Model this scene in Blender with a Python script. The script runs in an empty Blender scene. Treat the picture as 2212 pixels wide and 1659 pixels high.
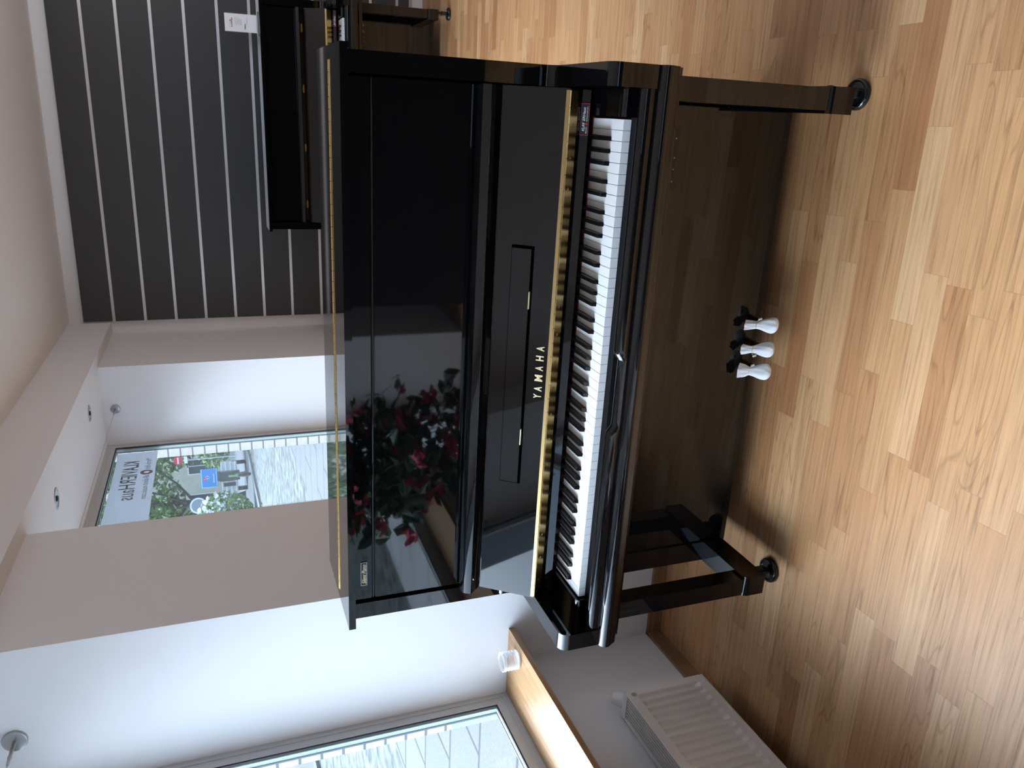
import bpy, bmesh, math, random
from mathutils import Vector, Matrix
random.seed(7)
SKY_BASE, SKY_LOBE, SKY_N = .9, 17., 9.
FILL_LAMP = 15.
S = bpy.context.scene
COL = S.collection
PI = math.pi
PHI = 0.0301926          # the piano stands turned this much against the room

# ------------------------------------------------------------------ materials
def newmat(name):
    m = bpy.data.materials.new(name); m.use_nodes = True
    nt = m.node_tree
    b = nt.nodes['Principled BSDF']
    return m, nt, b
def simple(name, col, rough=.5, metal=0., spec=.5, coat=0., coat_rough=.03, ior=1.5, bump=0., bscale=200.):
    m, nt, b = newmat(name)
    b.inputs['Base Color'].default_value = (*col, 1)
    b.inputs['Roughness'].default_value = rough
    b.inputs['Metallic'].default_value = metal
    b.inputs['IOR'].default_value = ior
    b.inputs['Specular IOR Level'].default_value = spec
    b.inputs['Coat Weight'].default_value = coat
    b.inputs['Coat Roughness'].default_value = coat_rough
    if bump:
        t = nt.nodes.new('ShaderNodeTexCoord'); n = nt.nodes.new('ShaderNodeTexNoise'); k = nt.nodes.new('ShaderNodeBump')
        n.inputs['Scale'].default_value = bscale; n.inputs['Detail'].default_value = 3
        k.inputs['Strength'].default_value = bump; k.inputs['Distance'].default_value = .002
        nt.links.new(t.outputs['Object'], n.inputs['Vector']); nt.links.new(n.outputs['Fac'], k.inputs['Height'])
        nt.links.new(k.outputs['Normal'], b.inputs['Normal'])
    return m
def L(nt, a, b): nt.links.new(a, b)
def math_node(nt, op, a, b=None, c=None):
    n = nt.nodes.new('ShaderNodeMath'); n.operation = op
    for i, v in enumerate((a, b, c)):
        if v is None: continue
        if isinstance(v, (int, float)): n.inputs[i].default_value = v
        else: nt.links.new(v, n.inputs[i])
    return n.outputs[0]
def ramp(nt, fac, stops):
    r = nt.nodes.new('ShaderNodeValToRGB')
    el = r.color_ramp.elements
    while len(el) < len(stops): el.new(.5)
    for e, (p, c) in zip(el, stops): e.position = p; e.color = (*c, 1)
    nt.links.new(fac, r.inputs[0]); return r.outputs[0]
def mixc(nt, fac, a, b, mode='MIX'):
    n = nt.nodes.new('ShaderNodeMix'); n.data_type = 'RGBA'; n.blend_type = mode
    if isinstance(fac, (int, float)): n.inputs[0].default_value = fac
    else: nt.links.new(fac, n.inputs[0])
    for i, v in ((6, a), (7, b)):
        if isinstance(v, tuple): n.inputs[i].default_value = (*v, 1)
        else: nt.links.new(v, n.inputs[i])
    return n.outputs[2]

def mat_parquet():
    m, nt, b = newmat('oak_parquet')
    tc = nt.nodes.new('ShaderNodeTexCoord'); sp = nt.nodes.new('ShaderNodeSeparateXYZ'); L(nt, tc.outputs['Object'], sp.inputs[0])
    W = .0697; LEN = .46
    yy = math_node(nt, 'DIVIDE', math_node(nt, 'ADD', sp.outputs[1], 20*W+.325), W)
    row = math_node(nt, 'FLOOR', yy); fy = math_node(nt, 'SUBTRACT', yy, row)
    wn = nt.nodes.new('ShaderNodeTexWhiteNoise'); wn.noise_dimensions = '1D'; L(nt, row, wn.inputs['W'])
    xx = math_node(nt, 'ADD', math_node(nt, 'DIVIDE', sp.outputs[0], LEN), math_node(nt, 'MULTIPLY', wn.outputs['Value'], 7.3))
    st = math_node(nt, 'FLOOR', xx); fx = math_node(nt, 'SUBTRACT', xx, st)
    cb = nt.nodes.new('ShaderNodeCombineXYZ'); L(nt, st, cb.inputs[0]); L(nt, row, cb.inputs[1])
    w2 = nt.nodes.new('ShaderNodeTexWhiteNoise'); w2.noise_dimensions = '2D'; L(nt, cb.outputs[0], w2.inputs['Vector'])
    tone = ramp(nt, w2.outputs['Value'], [(0., (.36, .170, .072)), (.15, (.43, .222, .098)), (.5, (.475, .262, .120)), (.85, (.51, .292, .142)), (1., (.56, .345, .180))])
    # grain: stretched noise, shifted per stave
    sc = nt.nodes.new('ShaderNodeVectorMath'); sc.operation = 'MULTIPLY'; L(nt, tc.outputs['Object'], sc.inputs[0]); sc.inputs[1].default_value = (4., 130., 1.)
    sh = nt.nodes.new('ShaderNodeVectorMath'); sh.operation = 'ADD'; L(nt, sc.outputs[0], sh.inputs[0])
    sv = nt.nodes.new('ShaderNodeVectorMath'); sv.operation = 'SCALE'; L(nt, w2.outputs['Color'], sv.inputs[0]); sv.inputs['Scale'].default_value = 37.
    L(nt, sv.outputs[0], sh.inputs[1])
    g1 = nt.nodes.new('ShaderNodeTexNoise'); g1.inputs['Scale'].default_value = 1.; g1.inputs['Detail'].default_value = 5; g1.inputs['Roughness'].default_value = .65
    L(nt, sh.outputs[0], g1.inputs['Vector'])
    grain = ramp(nt, g1.outputs['Fac'], [(.30, (.60, .54, .49)), (.45, (.92, .90, .88)), (.62, (1.08, 1.07, 1.06))])
    # cathedral rings on some staves
    s3 = nt.nodes.new('ShaderNodeVectorMath'); s3.operation = 'MULTIPLY'; L(nt, tc.outputs['Object'], s3.inputs[0]); s3.inputs[1].default_value = (1.5, 14., 1.)
    a3 = nt.nodes.new('ShaderNodeVectorMath'); a3.operation = 'ADD'; L(nt, s3.outputs[0], a3.inputs[0]); L(nt, sv.outputs[0], a3.inputs[1])
    n3 = nt.nodes.new('ShaderNodeTexNoise'); n3.inputs['Scale'].default_value = .9; n3.inputs['Detail'].default_value = 1.5; L(nt, a3.outputs[0], n3.inputs['Vector'])
    rg = math_node(nt, 'FRACT', math_node(nt, 'MULTIPLY', n3.outputs['Fac'], 13.))
    ring = ramp(nt, rg, [(0., (.62, .58, .56)), (.14, (.97, .97, .97)), (.9, (1, 1, 1)), (1., (.72, .68, .66))])
    sel = math_node(nt, 'MULTIPLY', math_node(nt, 'GREATER_THAN', math_node(nt, 'FRACT', math_node(nt, 'MULTIPLY', w2.outputs['Value'], 17.)), .62), .75)
    c = mixc(nt, 1., tone, grain, 'MULTIPLY')
    c = mixc(nt, sel, c, mixc(nt, 1., c, ring, 'MULTIPLY'))
    # broad patches, scuffs
    n4 = nt.nodes.new('ShaderNodeTexNoise'); n4.inputs['Scale'].default_value = 2.2; n4.inputs['Detail'].default_value = 3; L(nt, tc.outputs['Object'], n4.inputs['Vector'])
    c = mixc(nt, 1., c, ramp(nt, n4.outputs['Fac'], [(.3, (.93, .93, .93)), (.7, (1.05, 1.05, 1.05))]), 'MULTIPLY')
    # joints
    dy = math_node(nt, 'MULTIPLY', math_node(nt, 'MINIMUM', fy, math_node(nt, 'SUBTRACT', 1., fy)), W)
    dx = math_node(nt, 'MULTIPLY', math_node(nt, 'MINIMUM', fx, math_node(nt, 'SUBTRACT', 1., fx)), LEN)
    d = math_node(nt, 'MINIMUM', dx, dy)
    j = math_node(nt, 'SMOOTH_MIN', 1., math_node(nt, 'DIVIDE', d, .0011), .1)
    c = mixc(nt, math_node(nt, 'MULTIPLY', math_node(nt, 'SUBTRACT', 1., j), .45), c, (.16, .09, .045))
    L(nt, c, b.inputs['Base Color'])
    rr = ramp(nt, g1.outputs['Fac'], [(.3, (.50, .50, .50)), (.7, (.36, .36, .36))]); L(nt, rr, b.inputs['Roughness'])
    b.inputs['Specular IOR Level'].default_value = .45
    bp = nt.nodes.new('ShaderNodeBump'); bp.inputs['Strength'].default_value = .25; bp.inputs['Distance'].default_value = .0006
    L(nt, math_node(nt, 'ADD', g1.outputs['Fac'], j), bp.inputs['Height']); L(nt, bp.outputs[0], b.inputs['Normal'])
    return m
def mat_wood(name, dark, light, axis=1, rough=.42):
    m, nt, b = newmat(name)
    tc = nt.nodes.new('ShaderNodeTexCoord')
    s = [70., 70., 70.]; s[axis] = 3.
    mp = nt.nodes.new('ShaderNodeMapping'); mp.inputs['Scale'].default_value = s; L(nt, tc.outputs['Object'], mp.inputs[0])
    n = nt.nodes.new('ShaderNodeTexNoise'); n.inputs['Scale'].default_value = 1.; n.inputs['Detail'].default_value = 6; n.inputs['Roughness'].default_value = .62
    L(nt, mp.outputs[0], n.inputs['Vector'])
    s2 = [9., 9., 9.]; s2[axis] = 1.
    m2 = nt.nodes.new('ShaderNodeMapping'); m2.inputs['Scale'].default_value = s2; L(nt, tc.outputs['Object'], m2.inputs[0])
    n2 = nt.nodes.new('ShaderNodeTexNoise'); n2.inputs['Scale'].default_value = 1.; n2.inputs['Detail'].default_value = 2; L(nt, m2.outputs[0], n2.inputs['Vector'])
    rg = math_node(nt, 'FRACT', math_node(nt, 'MULTIPLY', n2.outputs['Fac'], 9.))
    c = ramp(nt, n.outputs['Fac'], [(.32, dark), (.62, light)])
    c = mixc(nt, .5, c, mixc(nt, 1., c, ramp(nt, rg, [(0., (.7, .66, .62)), (.2, (1, 1, 1)), (1., (.97, .97, .97))]), 'MULTIPLY'))
    L(nt, c, b.inputs['Base Color']); b.inputs['Roughness'].default_value = rough
    return m
def mat_glass(name, refl=.06, tint=(.97, .99, .98)):
    m = bpy.data.materials.new(name); m.use_nodes = True; nt = m.node_tree; nt.nodes.clear()
    o = nt.nodes.new('ShaderNodeOutputMaterial'); t = nt.nodes.new('ShaderNodeBsdfTransparent'); g = nt.nodes.new('ShaderNodeBsdfGlossy')
    t.inputs[0].default_value = (*tint, 1); g.inputs['Roughness'].default_value = 0.0
    lw = nt.nodes.new('ShaderNodeLayerWeight'); lw.inputs[0].default_value = .5
    k = math_node(nt, 'ADD', math_node(nt, 'MULTIPLY', math_node(nt, 'POWER', lw.outputs['Facing'], 5.), .90), .035)
    mx = nt.nodes.new('ShaderNodeMixShader'); L(nt, k, mx.inputs[0]); L(nt, t.outputs[0], mx.inputs[1]); L(nt, g.outputs[0], mx.inputs[2])
    L(nt, mx.outputs[0], o.inputs[0]); return m
def mat_plastic_clear(name):
    m = bpy.data.materials.new(name); m.use_nodes = True; nt = m.node_tree; nt.nodes.clear()
    o = nt.nodes.new('ShaderNodeOutputMaterial'); t = nt.nodes.new('ShaderNodeBsdfTransparent')
    p = nt.nodes.new('ShaderNodeBsdfPrincipled'); p.inputs['Base Color'].default_value = (.9, .92, .93, 1); p.inputs['Roughness'].default_value = .12
    lw = nt.nodes.new('ShaderNodeLayerWeight'); lw.inputs[0].default_value = .35
    k = math_node(nt, 'ADD', math_node(nt, 'MULTIPLY', lw.outputs['Facing'], .85), .12)
    mx = nt.nodes.new('ShaderNodeMixShader'); L(nt, k, mx.inputs[0]); L(nt, t.outputs[0], mx.inputs[1]); L(nt, p.outputs[0], mx.inputs[2])
    L(nt, mx.outputs[0], o.inputs[0]); return m
def mat_translucent(name, col, thru=.5, alpha=1.):
    m = bpy.data.materials.new(name); m.use_nodes = True; nt = m.node_tree; nt.nodes.clear()
    o = nt.nodes.new('ShaderNodeOutputMaterial'); d = nt.nodes.new('ShaderNodeBsdfDiffuse'); t = nt.nodes.new('ShaderNodeBsdfTranslucent')
    d.inputs[0].default_value = (*col, 1); t.inputs[0].default_value = (*col, 1)
    mx = nt.nodes.new('ShaderNodeMixShader'); mx.inputs[0].default_value = thru
    L(nt, d.outputs[0], mx.inputs[1]); L(nt, t.outputs[0], mx.inputs[2]); L(nt, mx.outputs[0], o.inputs[0]); return m
def mat_noise(name, c1, c2, scale=20., rough=.8, detail=4, lo=.35, hi=.65, bump=0.):
    m, nt, b = newmat(name)
    tc = nt.nodes.new('ShaderNodeTexCoord'); n = nt.nodes.new('ShaderNodeTexNoise'); n.inputs['Scale'].default_value = scale; n.inputs['Detail'].default_value = detail
    L(nt, tc.outputs['Object'], n.inputs['Vector']); L(nt, ramp(nt, n.outputs['Fac'], [(lo, c1), (hi, c2)]), b.inputs['Base Color'])
    b.inputs['Roughness'].default_value = rough
    if bump:
        k = nt.nodes.new('ShaderNodeBump'); k.inputs['Strength'].default_value = bump; k.inputs['Distance'].default_value = .01
        L(nt, n.outputs['Fac'], k.inputs['Height']); L(nt, k.outputs[0], b.inputs['Normal'])
    return m
def mat_paving(name, c1, c2, joint, bw, bh):
    m, nt, b = newmat(name)
    tc = nt.nodes.new('ShaderNodeTexCoord'); br = nt.nodes.new('ShaderNodeTexBrick'); L(nt, tc.outputs['Object'], br.inputs['Vector'])
    br.inputs['Scale'].default_value = 1.; br.inputs['Brick Width'].default_value = bw; br.inputs['Row Height'].default_value = bh
    br.inputs['Mortar Size'].default_value = .014; br.inputs['Color1'].default_value = (*c1, 1); br.inputs['Color2'].default_value = (*c2, 1); br.inputs['Mortar'].default_value = (*joint, 1)
    n = nt.nodes.new('ShaderNodeTexNoise'); n.inputs['Scale'].default_value = 90.; n.inputs['Detail'].default_value = 3; L(nt, tc.outputs['Object'], n.inputs['Vector'])
    c = mixc(nt, 1., br.outputs['Color'], ramp(nt, n.outputs['Fac'], [(.35, (.75, .78, .8)), (.65, (1.15, 1.15, 1.15))]), 'MULTIPLY')
    L(nt, c, b.inputs['Base Color']); b.inputs['Roughness'].default_value = .8
    return m
def mat_courses(name):
    m, nt, b = newmat(name)
    tc = nt.nodes.new('ShaderNodeTexCoord'); sp = nt.nodes.new('ShaderNodeSeparateXYZ'); L(nt, tc.outputs['Object'], sp.inputs[0])
    z = math_node(nt, 'DIVIDE', math_node(nt, 'SUBTRACT', sp.outputs[2], .878-.0755*4), .0757)
    f = math_node(nt, 'FRACT', z)
    n = nt.nodes.new('ShaderNodeTexNoise'); n.inputs['Scale'].default_value = 40.; L(nt, tc.outputs['Object'], n.inputs['Vector'])
    c = ramp(nt, n.outputs['Fac'], [(.3, (.47, .435, .38)), (.7, (.55, .515, .46))])
    pl = math_node(nt, 'GREATER_THAN', sp.outputs[2], .86)
    mo = math_node(nt, 'MULTIPLY', math_node(nt, 'LESS_THAN', f, .13), pl)
    c = mixc(nt, mo, c, (.15, .155, .165)); c = mixc(nt, pl, (.36, .385, .40), c)
    L(nt, c, b.inputs['Base Color']); b.inputs['Roughness'].default_value = .85
    return m

M = {}
M['lacquer'] = simple('black_lacquer', (.0025, .0025, .003), rough=.03, spec=.52, ior=1.52)
M['void'] = simple('matte_black', (.001, .001, .001), rough=.95, spec=0.)
M['inner'] = simple('black_satin', (.006, .006, .006), rough=.35)
M['brass'] = simple('polished_brass', (.72, .50, .20), rough=.22, metal=1.)
M['brass_old'] = simple('aged_brass', (.55, .38, .18), rough=.38, metal=1.)
M['gold'] = simple('gold_inlay', (.78, .66, .40), rough=.45, metal=.6)
M['chrome'] = simple('chrome', (.72, .72, .72), rough=.12, metal=1.)
M['steel'] = simple('brushed_steel', (.42, .41, .40), rough=.33, metal=1.)
M['ivory'] = simple('white_key_acrylic', (.84, .85, .86), rough=.16, spec=.5)
M['sharp'] = simple('black_key_ebony', (.006, .006, .007), rough=.09, spec=.5)
M['tail'] = simple('key_wood_dark', (.035, .035, .037), rough=.5)
M['felt'] = simple('red_felt', (.30, .012, .014), rough=.9)
M['rubber'] = simple('black_rubber', (.012, .012, .014), rough=.35)
M['cup'] = simple('black_cup_plastic', (.006, .007, .008), rough=.14)
M['white'] = simple('wall_paint', (.79, .785, .80), rough=.75, bump=.12, bscale=260.)
M['ceil'] = simple('ceiling_paint', (.85, .845, .85), rough=.85)
M['slat'] = simple('charcoal_panel', (.056, .056, .059), rough=.5, spec=.4)
M['alu'] = simple('aluminium_strip', (.68, .65, .63), rough=.33, metal=.85)
M['frame'] = simple('grey_window_frame', (.50, .495, .50), rough=.42)
M['gasket'] = simple('black_gasket', (.012, .012, .016), rough=.5)
M['rebate'] = simple('pale_rebate', (.45, .55, .50), rough=.3)
M['gasket_grey'] = simple('grey_gasket', (.10, .125, .16), rough=.5)
M['glass'] = mat_glass('window_glass')
M['sill'] = mat_wood('oak_sill', (.30, .155, .065), (.42, .255, .125), axis=1, rough=.34)
M['skirt'] = mat_wood('oak_skirting', (.20, .105, .05), (.31, .175, .09), axis=1, rough=.4)
M['skirtx'] = mat_wood('oak_skirting_end', (.20, .105, .05), (.31, .175, .09), axis=0, rough=.4)
M['floor'] = mat_parquet()
M['enamel'] = simple('white_enamel', (.80, .775, .76), rough=.28)
M['grille'] = simple('radiator_grille', (.62, .60, .59), rough=.4)
M['dark'] = simple('dark_gap', (.03, .03, .03), rough=.8)
M['plastic'] = simple('white_plastic', (.75, .77, .79), rough=.25)
M['red'] = simple('red_mark', (.45, .02, .03), rough=.5)
M['redline'] = simple('red_border', (.40, .045, .05), rough=.4)
M['sticker'] = simple('sticker_black', (.018, .022, .024), rough=.3)
M['print'] = simple('white_print', (.80, .86, .90), rough=.5)
M['ink'] = simple('black_ink', (.02, .02, .02), rough=.6)
M['greyink'] = simple('grey_ink', (.32, .32, .33), rough=.6)
M['card'] = simple('white_card', (.80, .79, .82), rough=.6)
M['acrylic'] = mat_plastic_clear('clear_plastic')
M['cloth'] = simple('white_gauze', (.80, .81, .83), rough=.95, bump=.6, bscale=420.)
M['cord'] = simple('golden_cord', (.62, .45, .24), rough=.5)
M['pearl'] = simple('pearl_bead', (.72, .62, .54), rough=.25)
M['banner'] = mat_translucent('banner_film', (.50, .53, .57), thru=.42)
M['bannerink'] = mat_translucent('banner_ink', (.22, .24, .25), thru=.45)
M['bannerred'] = mat_translucent('banner_red', (.42, .16, .15), thru=.45)
M['shade'] = simple('charcoal_partition', (.012, .012, .014), rough=.55)
M['terra'] = simple('plant_pot', (.10, .10, .11), rough=.5)
M['soil'] = simple('potting_soil', (.05, .035, .025), rough=.9)
M['leafd'] = mat_noise('leaf_dark', (.025, .075, .035), (.07, .16, .07), scale=9., rough=.35)
M['leafl'] = mat_noise('leaf_light', (.10, .20, .05), (.22, .34, .10), scale=5., rough=.6)
M['leafm'] = mat_noise('leaf_mid', (.05, .11, .03), (.13, .20, .07), scale=3., rough=.6)
M['pink'] = mat_noise('flower_red', (.62, .03, .08), (.80, .14, .22), scale=14., rough=.5)
M['petal'] = simple('white_petal', (.78, .76, .82), rough=.6)
M['bark'] = mat_noise('bark', (.035, .032, .03), (.09, .08, .07), scale=14., rough=.9)
M['paving'] = mat_paving('pale_paving', (.098, .098, .098), (.115, .114, .113), (.02, .021, .022), 1.0, .52)
M['gravel'] = mat_noise('gravel', (.022, .030, .024), (.15, .158, .148), scale=6., lo=.36, hi=.62, bump=.4)
M['asphalt'] = mat_noise('asphalt', (.08, .088, .09), (.11, .12, .125), scale=60.)
M['grass'] = mat_noise('grass', (.12, .20, .06), (.30, .36, .14), scale=8.)
M['kerb'] = simple('kerb_stone', (.13, .14, .145), rough=.8)
M['litter'] = mat_noise('leaf_litter', (.20, .13, .10), (.42, .28, .20), scale=40.)
M['courses'] = mat_courses('cream_brick')
M['blue'] = simple('blue_box', (.012, .22, .62), rough=.35)
M['bluedk'] = simple('blue_dark', (.01, .10, .36), rough=.4)
M['cyan'] = simple('pale_blue_edge', (.22, .55, .70), rough=.4)
M['redlogo'] = simple('logo_red', (.60, .04, .06), rough=.4)
M['silver'] = simple('silver_metal', (.50, .52, .54), rough=.35, metal=.5)
M['scoot'] = simple('scooter_black', (.03, .035, .04), rough=.3)
M['lime'] = simple('lime_green', (.20, .42, .12), rough=.5)
M['render'] = mat_noise('house_render', (.50, .46, .38), (.58, .54, .46), scale=3.)
M['roof'] = simple('roof_tiles', (.17, .14, .13), rough=.8)
M['pane'] = simple('far_window', (.05, .06, .07), rough=.1)
M['shed'] = simple('grey_sheet', (.26, .30, .34), rough=.5)

# ------------------------------------------------------------------ mesh helpers
def box_bm(bm, x0, x1, y0, y1, z0, z1):
    v = [bm.verts.new(p) for p in ((x0, y0, z0), (x1, y0, z0), (x1, y1, z0), (x0, y1, z0), (x0, y0, z1), (x1, y0, z1), (x1, y1, z1), (x0, y1, z1))]
    fs = [bm.faces.new([v[i] for i in f]) for f in ((0, 3, 2, 1), (4, 5, 6, 7), (0, 1, 5, 4), (1, 2, 6, 5), (2, 3, 7, 6), (3, 0, 4, 7))]
    return v, fs
def link(name, bm, mats, parent=None, smooth=None, bevel=0., seg=2, angle=35.):
    if bevel:
        es = [e for e in bm.edges if len(e.link_faces) == 2 and e.calc_face_angle(0) > math.radians(25)]
        bmesh.ops.bevel(bm, geom=es, offset=bevel, segments=seg, profile=.5, affect='EDGES', clamp_overlap=True)
    bmesh.ops.recalc_face_normals(bm, faces=bm.faces)
    me = bpy.data.meshes.new(name); bm.to_mesh(me); bm.free()
    if not isinstance(mats, (list, tuple)): mats = [mats]
    for m in mats: me.materials.append(M[m] if isinstance(m, str) else m)
    if smooth is True:
        for p in me.polygons: p.use_smooth = True
    elif bevel or smooth:
        me.shade_smooth() if hasattr(me, 'shade_smooth') else None
        me.set_sharp_from_angle(angle=math.radians(angle))
    o = bpy.data.objects.new(name, me); COL.objects.link(o)
    if parent is not None: o.parent = parent
    return o
def box(name, x0, x1, y0, y1, z0, z1, mat, parent=None, bevel=0., seg=2):
    bm = bmesh.new(); box_bm(bm, x0, x1, y0, y1, z0, z1)
    return link(name, bm, mat, parent, bevel=bevel, seg=seg)
def boxes(name, lst, mat, parent=None, bevel=0.):
    bm = bmesh.new()
    for b in lst: box_bm(bm, *b)
    return link(name, bm, mat, parent, bevel=bevel)
def each(name, lst, mat, parent=None, bevel=0.):
    return [box(name, *b, mat, parent, bevel=bevel) for b in lst]
def prism_bm(bm, prof, x0, x1):
    a = [bm.verts.new((x0, y, z)) for y, z in prof]; c = [bm.verts.new((x1, y, z)) for y, z in prof]
    n = len(prof)
    for i in range(n): bm.faces.new((a[i], a[(i+1) % n], c[(i+1) % n], c[i]))
    bm.faces.new(a[::-1]); bm.faces.new(c)
def prism(name, prof, x0, x1, mat, parent=None, bevel=0., seg=2, smooth=True, angle=28.):
    bm = bmesh.new(); prism_bm(bm, prof, x0, x1)
    return link(name, bm, mat, parent, bevel=bevel, seg=seg, smooth='auto' if smooth else None, angle=angle)
def arc(cy, cz, r, a0, a1, n=8):
    return [(cy+r*math.cos(math.radians(a0+(a1-a0)*i/n)), cz+r*math.sin(math.radians(a0+(a1-a0)*i/n))) for i in range(n+1)]
def lathe_bm(bm, prof, n=32, mat=Matrix(), closed=False):
    rings = []
    for r, z in prof:
        if r < 1e-6: rings.append([bm.verts.new(mat @ Vector((0, 0, z)))])
        else: rings.append([bm.verts.new(mat @ Vector((r*math.cos(2*PI*i/n), r*math.sin(2*PI*i/n), z))) for i in range(n)])
    pairs = list(zip(rings[:-1], rings[1:])) + ([(rings[-1], rings[0])] if closed else [])
    for a, c in pairs:
        for i in range(n):
            j = (i+1) % n
            if len(a) == 1 and len(c) == 1: continue
            if len(a) == 1: bm.faces.new((a[0], c[i], c[j]))
            elif len(c) == 1: bm.faces.new((a[i], a[j], c[0]))
            else: bm.faces.new((a[i], a[j], c[j], c[i]))
def lathe(name, prof, mat, parent=None, n=32, mtx=Matrix(), closed=False, angle=40.):
    bm = bmesh.new(); lathe_bm(bm, prof, n, mtx, closed)
    return link(name, bm, mat, parent, smooth='auto', angle=angle)
def tube_bm(bm, pts, r, n=8):
    pts = [Vector(p) for p in pts]; rings = []
    for i, p in enumerate(pts):
        t = (pts[min(i+1, len(pts)-1)]-pts[max(i-1, 0)]).normalized()
        u = t.cross(Vector((0, 0, 1)))
        if u.length < 1e-3: u = t.cross(Vector((0, 1, 0)))
        u.normalize(); w = t.cross(u)
        rr = r[i] if isinstance(r, (list, tuple)) else r
        rings.append([bm.verts.new(p+rr*(math.cos(2*PI*k/n)*u+math.sin(2*PI*k/n)*w)) for k in range(n)])
    for a, c in zip(rings[:-1], rings[1:]):
        for k in range(n): bm.faces.new((a[k], a[(k+1) % n], c[(k+1) % n], c[k]))
    bm.faces.new(rings[0][::-1]); bm.faces.new(rings[-1])
def tube(name, pts, r, mat, parent=None, n=8):
    bm = bmesh.new(); tube_bm(bm, pts, r, n); return link(name, bm, mat, parent, smooth='auto', angle=50.)
def place(name, mesh, parent, loc=(0, 0, 0)):
    o = bpy.data.objects.new(name, mesh); COL.objects.link(o); o.parent = parent; o.location = loc; return o
def frame_mtx(o, xd, yd):
    xd = Vector(xd).normalized(); yd = Vector(yd); yd = (yd-xd*yd.dot(xd)).normalized(); zd = xd.cross(yd)
    return Matrix(((xd.x, yd.x, zd.x, o[0]), (xd.y, yd.y, zd.y, o[1]), (xd.z, yd.z, zd.z, o[2]), (0, 0, 0, 1)))
def text(name, body, width, height, mtx, mat, parent=None, bold=0., shear=0., spacing=1., depth=.0004, align='LEFT'):
    cu = bpy.data.curves.new(name, 'FONT'); cu.body = body; cu.size = 1.; cu.offset = bold; cu.shear = shear; cu.space_character = spacing; cu.extrude = .01
    cu.resolution_u = 3
    t = bpy.data.objects.new(name, cu); COL.objects.link(t)
    bpy.context.view_layer.update()
    dg = bpy.context.evaluated_depsgraph_get()
    me = bpy.data.meshes.new_from_object(t.evaluated_get(dg)); bpy.data.objects.remove(t); bpy.data.curves.remove(cu)
    xs = [v.co.x for v in me.vertices]; ys = [v.co.y for v in me.vertices]
    x0, x1, y0, y1 = min(xs), max(xs), min(ys), max(ys)
    for v in me.vertices:
        p = Vector(((v.co.x-x0)/(x1-x0)*width, (v.co.y-y0)/(y1-y0)*height, v.co.z/.01*depth))
        v.co = mtx @ p
    me.materials.clear(); me.materials.append(M[mat])
    o = bpy.data.objects.new(name, me); COL.objects.link(o)
    if parent is not None: o.parent = parent
    return o
def tag(o, label, cat, group=None):
    o['label'] = label; o['category'] = cat
    if group: o['group'] = group
    return o
def thing(name, label, cat, loc=(0, 0, 0), rz=0., group=None):
    o = bpy.data.objects.new(name, None); COL.objects.link(o); o.location = loc; o.rotation_euler = (0, 0, rz); o.empty_display_size = .1
    return tag(o, label, cat, group)
def struct(o, label=None):
    o['kind'] = 'structure'
    if label: o['label'] = label
    return o
def copy_tree(o, parent=None):
    c = o.copy(); COL.objects.link(c)
    if parent is not None: c.parent = parent
    for ch in list(o.children): copy_tree(ch, c)
    return c
# ------------------------------------------------------------------ the room
XF, XP, XB = -.833, -.31, -.2276      # window plane, wall face, beam face
YB, YN = 4.56, -5.0                   # back wall, wall behind the photographer
XR = 4.6; ZC = 2.567; ZS = 2.2976; ZSILL = .65
Y1A, Y1B = -1.95, .658                # near window niche
Y2A, Y2B = 1.41, 3.645                # far window niche
FX0, FX1 = .7, 4.3                    # fill window added behind the photographer
Y0 = -2.90                            # far end of the entrance door
XO = -.956                            # outer face of the facade
struct(box('floor', XF-.05, XR+.1, YN-.1, YB+.1, -.06, 0, 'floor'), 'warm oak strip parquet floor')
struct(box('ceiling', XO, XR+.2, YN-.2, YB+.2, ZC, ZC+.2, 'ceil'), 'plain white ceiling')
for o in each('wall_left', [(XF, XP, Y1B, Y2A, 0, ZS+.02), (XF, XP, Y2B, YB+.15, 0, ZS+.02), (XF, XP, YN-.1, Y0, 0, ZS+.02),
                           (XF, -.70, Y1A, Y1B, 0, .632), (XF, -.70, Y2A, Y2B, 0, .632)], 'white'): struct(o, 'white plastered window wall with deep niches')
struct(box('trim_1', XF, XB, YN-.1, YB+.05, ZS, ZC, 'white'), 'white dropped beam above the window niches')
struct(box('wall_back', XP-.3, XR+.2, YB, YB+.15, -.02, ZC+.02, 'white'), 'white back wall behind the charcoal panelling')
for o in each('wall_front', [(XP-.3, FX0, YN-.15, YN, -.02, ZC+.02), (FX1, XR+.2, YN-.15, YN, -.02, ZC+.02), (FX0, FX1, YN-.15, YN, -.02, .9), (FX0, FX1, YN-.15, YN, 2.25, ZC+.02)], 'white'): struct(o, 'white wall behind the photographer')
# right-hand wall without openings (outside the picture)
for o in each('wall_right', [(XR, XR+.15, YN-.1, YB+.1, 0, ZC)], 'white'): struct(o, 'white wall on the right')
# exterior shell: cream brick facade
for o in each('wall_outside', [(XO, XF, Y1B+.004, Y2A-.004, .1, 3.2), (XO, XF, Y2B+.004, 8., .1, 3.2), (XO, XF, YN-.3, Y0-.004, -.3, 3.2),
                              (XO, XF, Y1A, Y1B, .1, .60), (XO, XF, Y2A, Y2B, .1, .60), (XO, XF, Y0, Y1B, ZS+.01, 3.2), (XO, XF, Y2A, Y2B, ZS+.01, 3.2)], 'courses'): struct(o, 'cream brick facade outside the windows')
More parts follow.
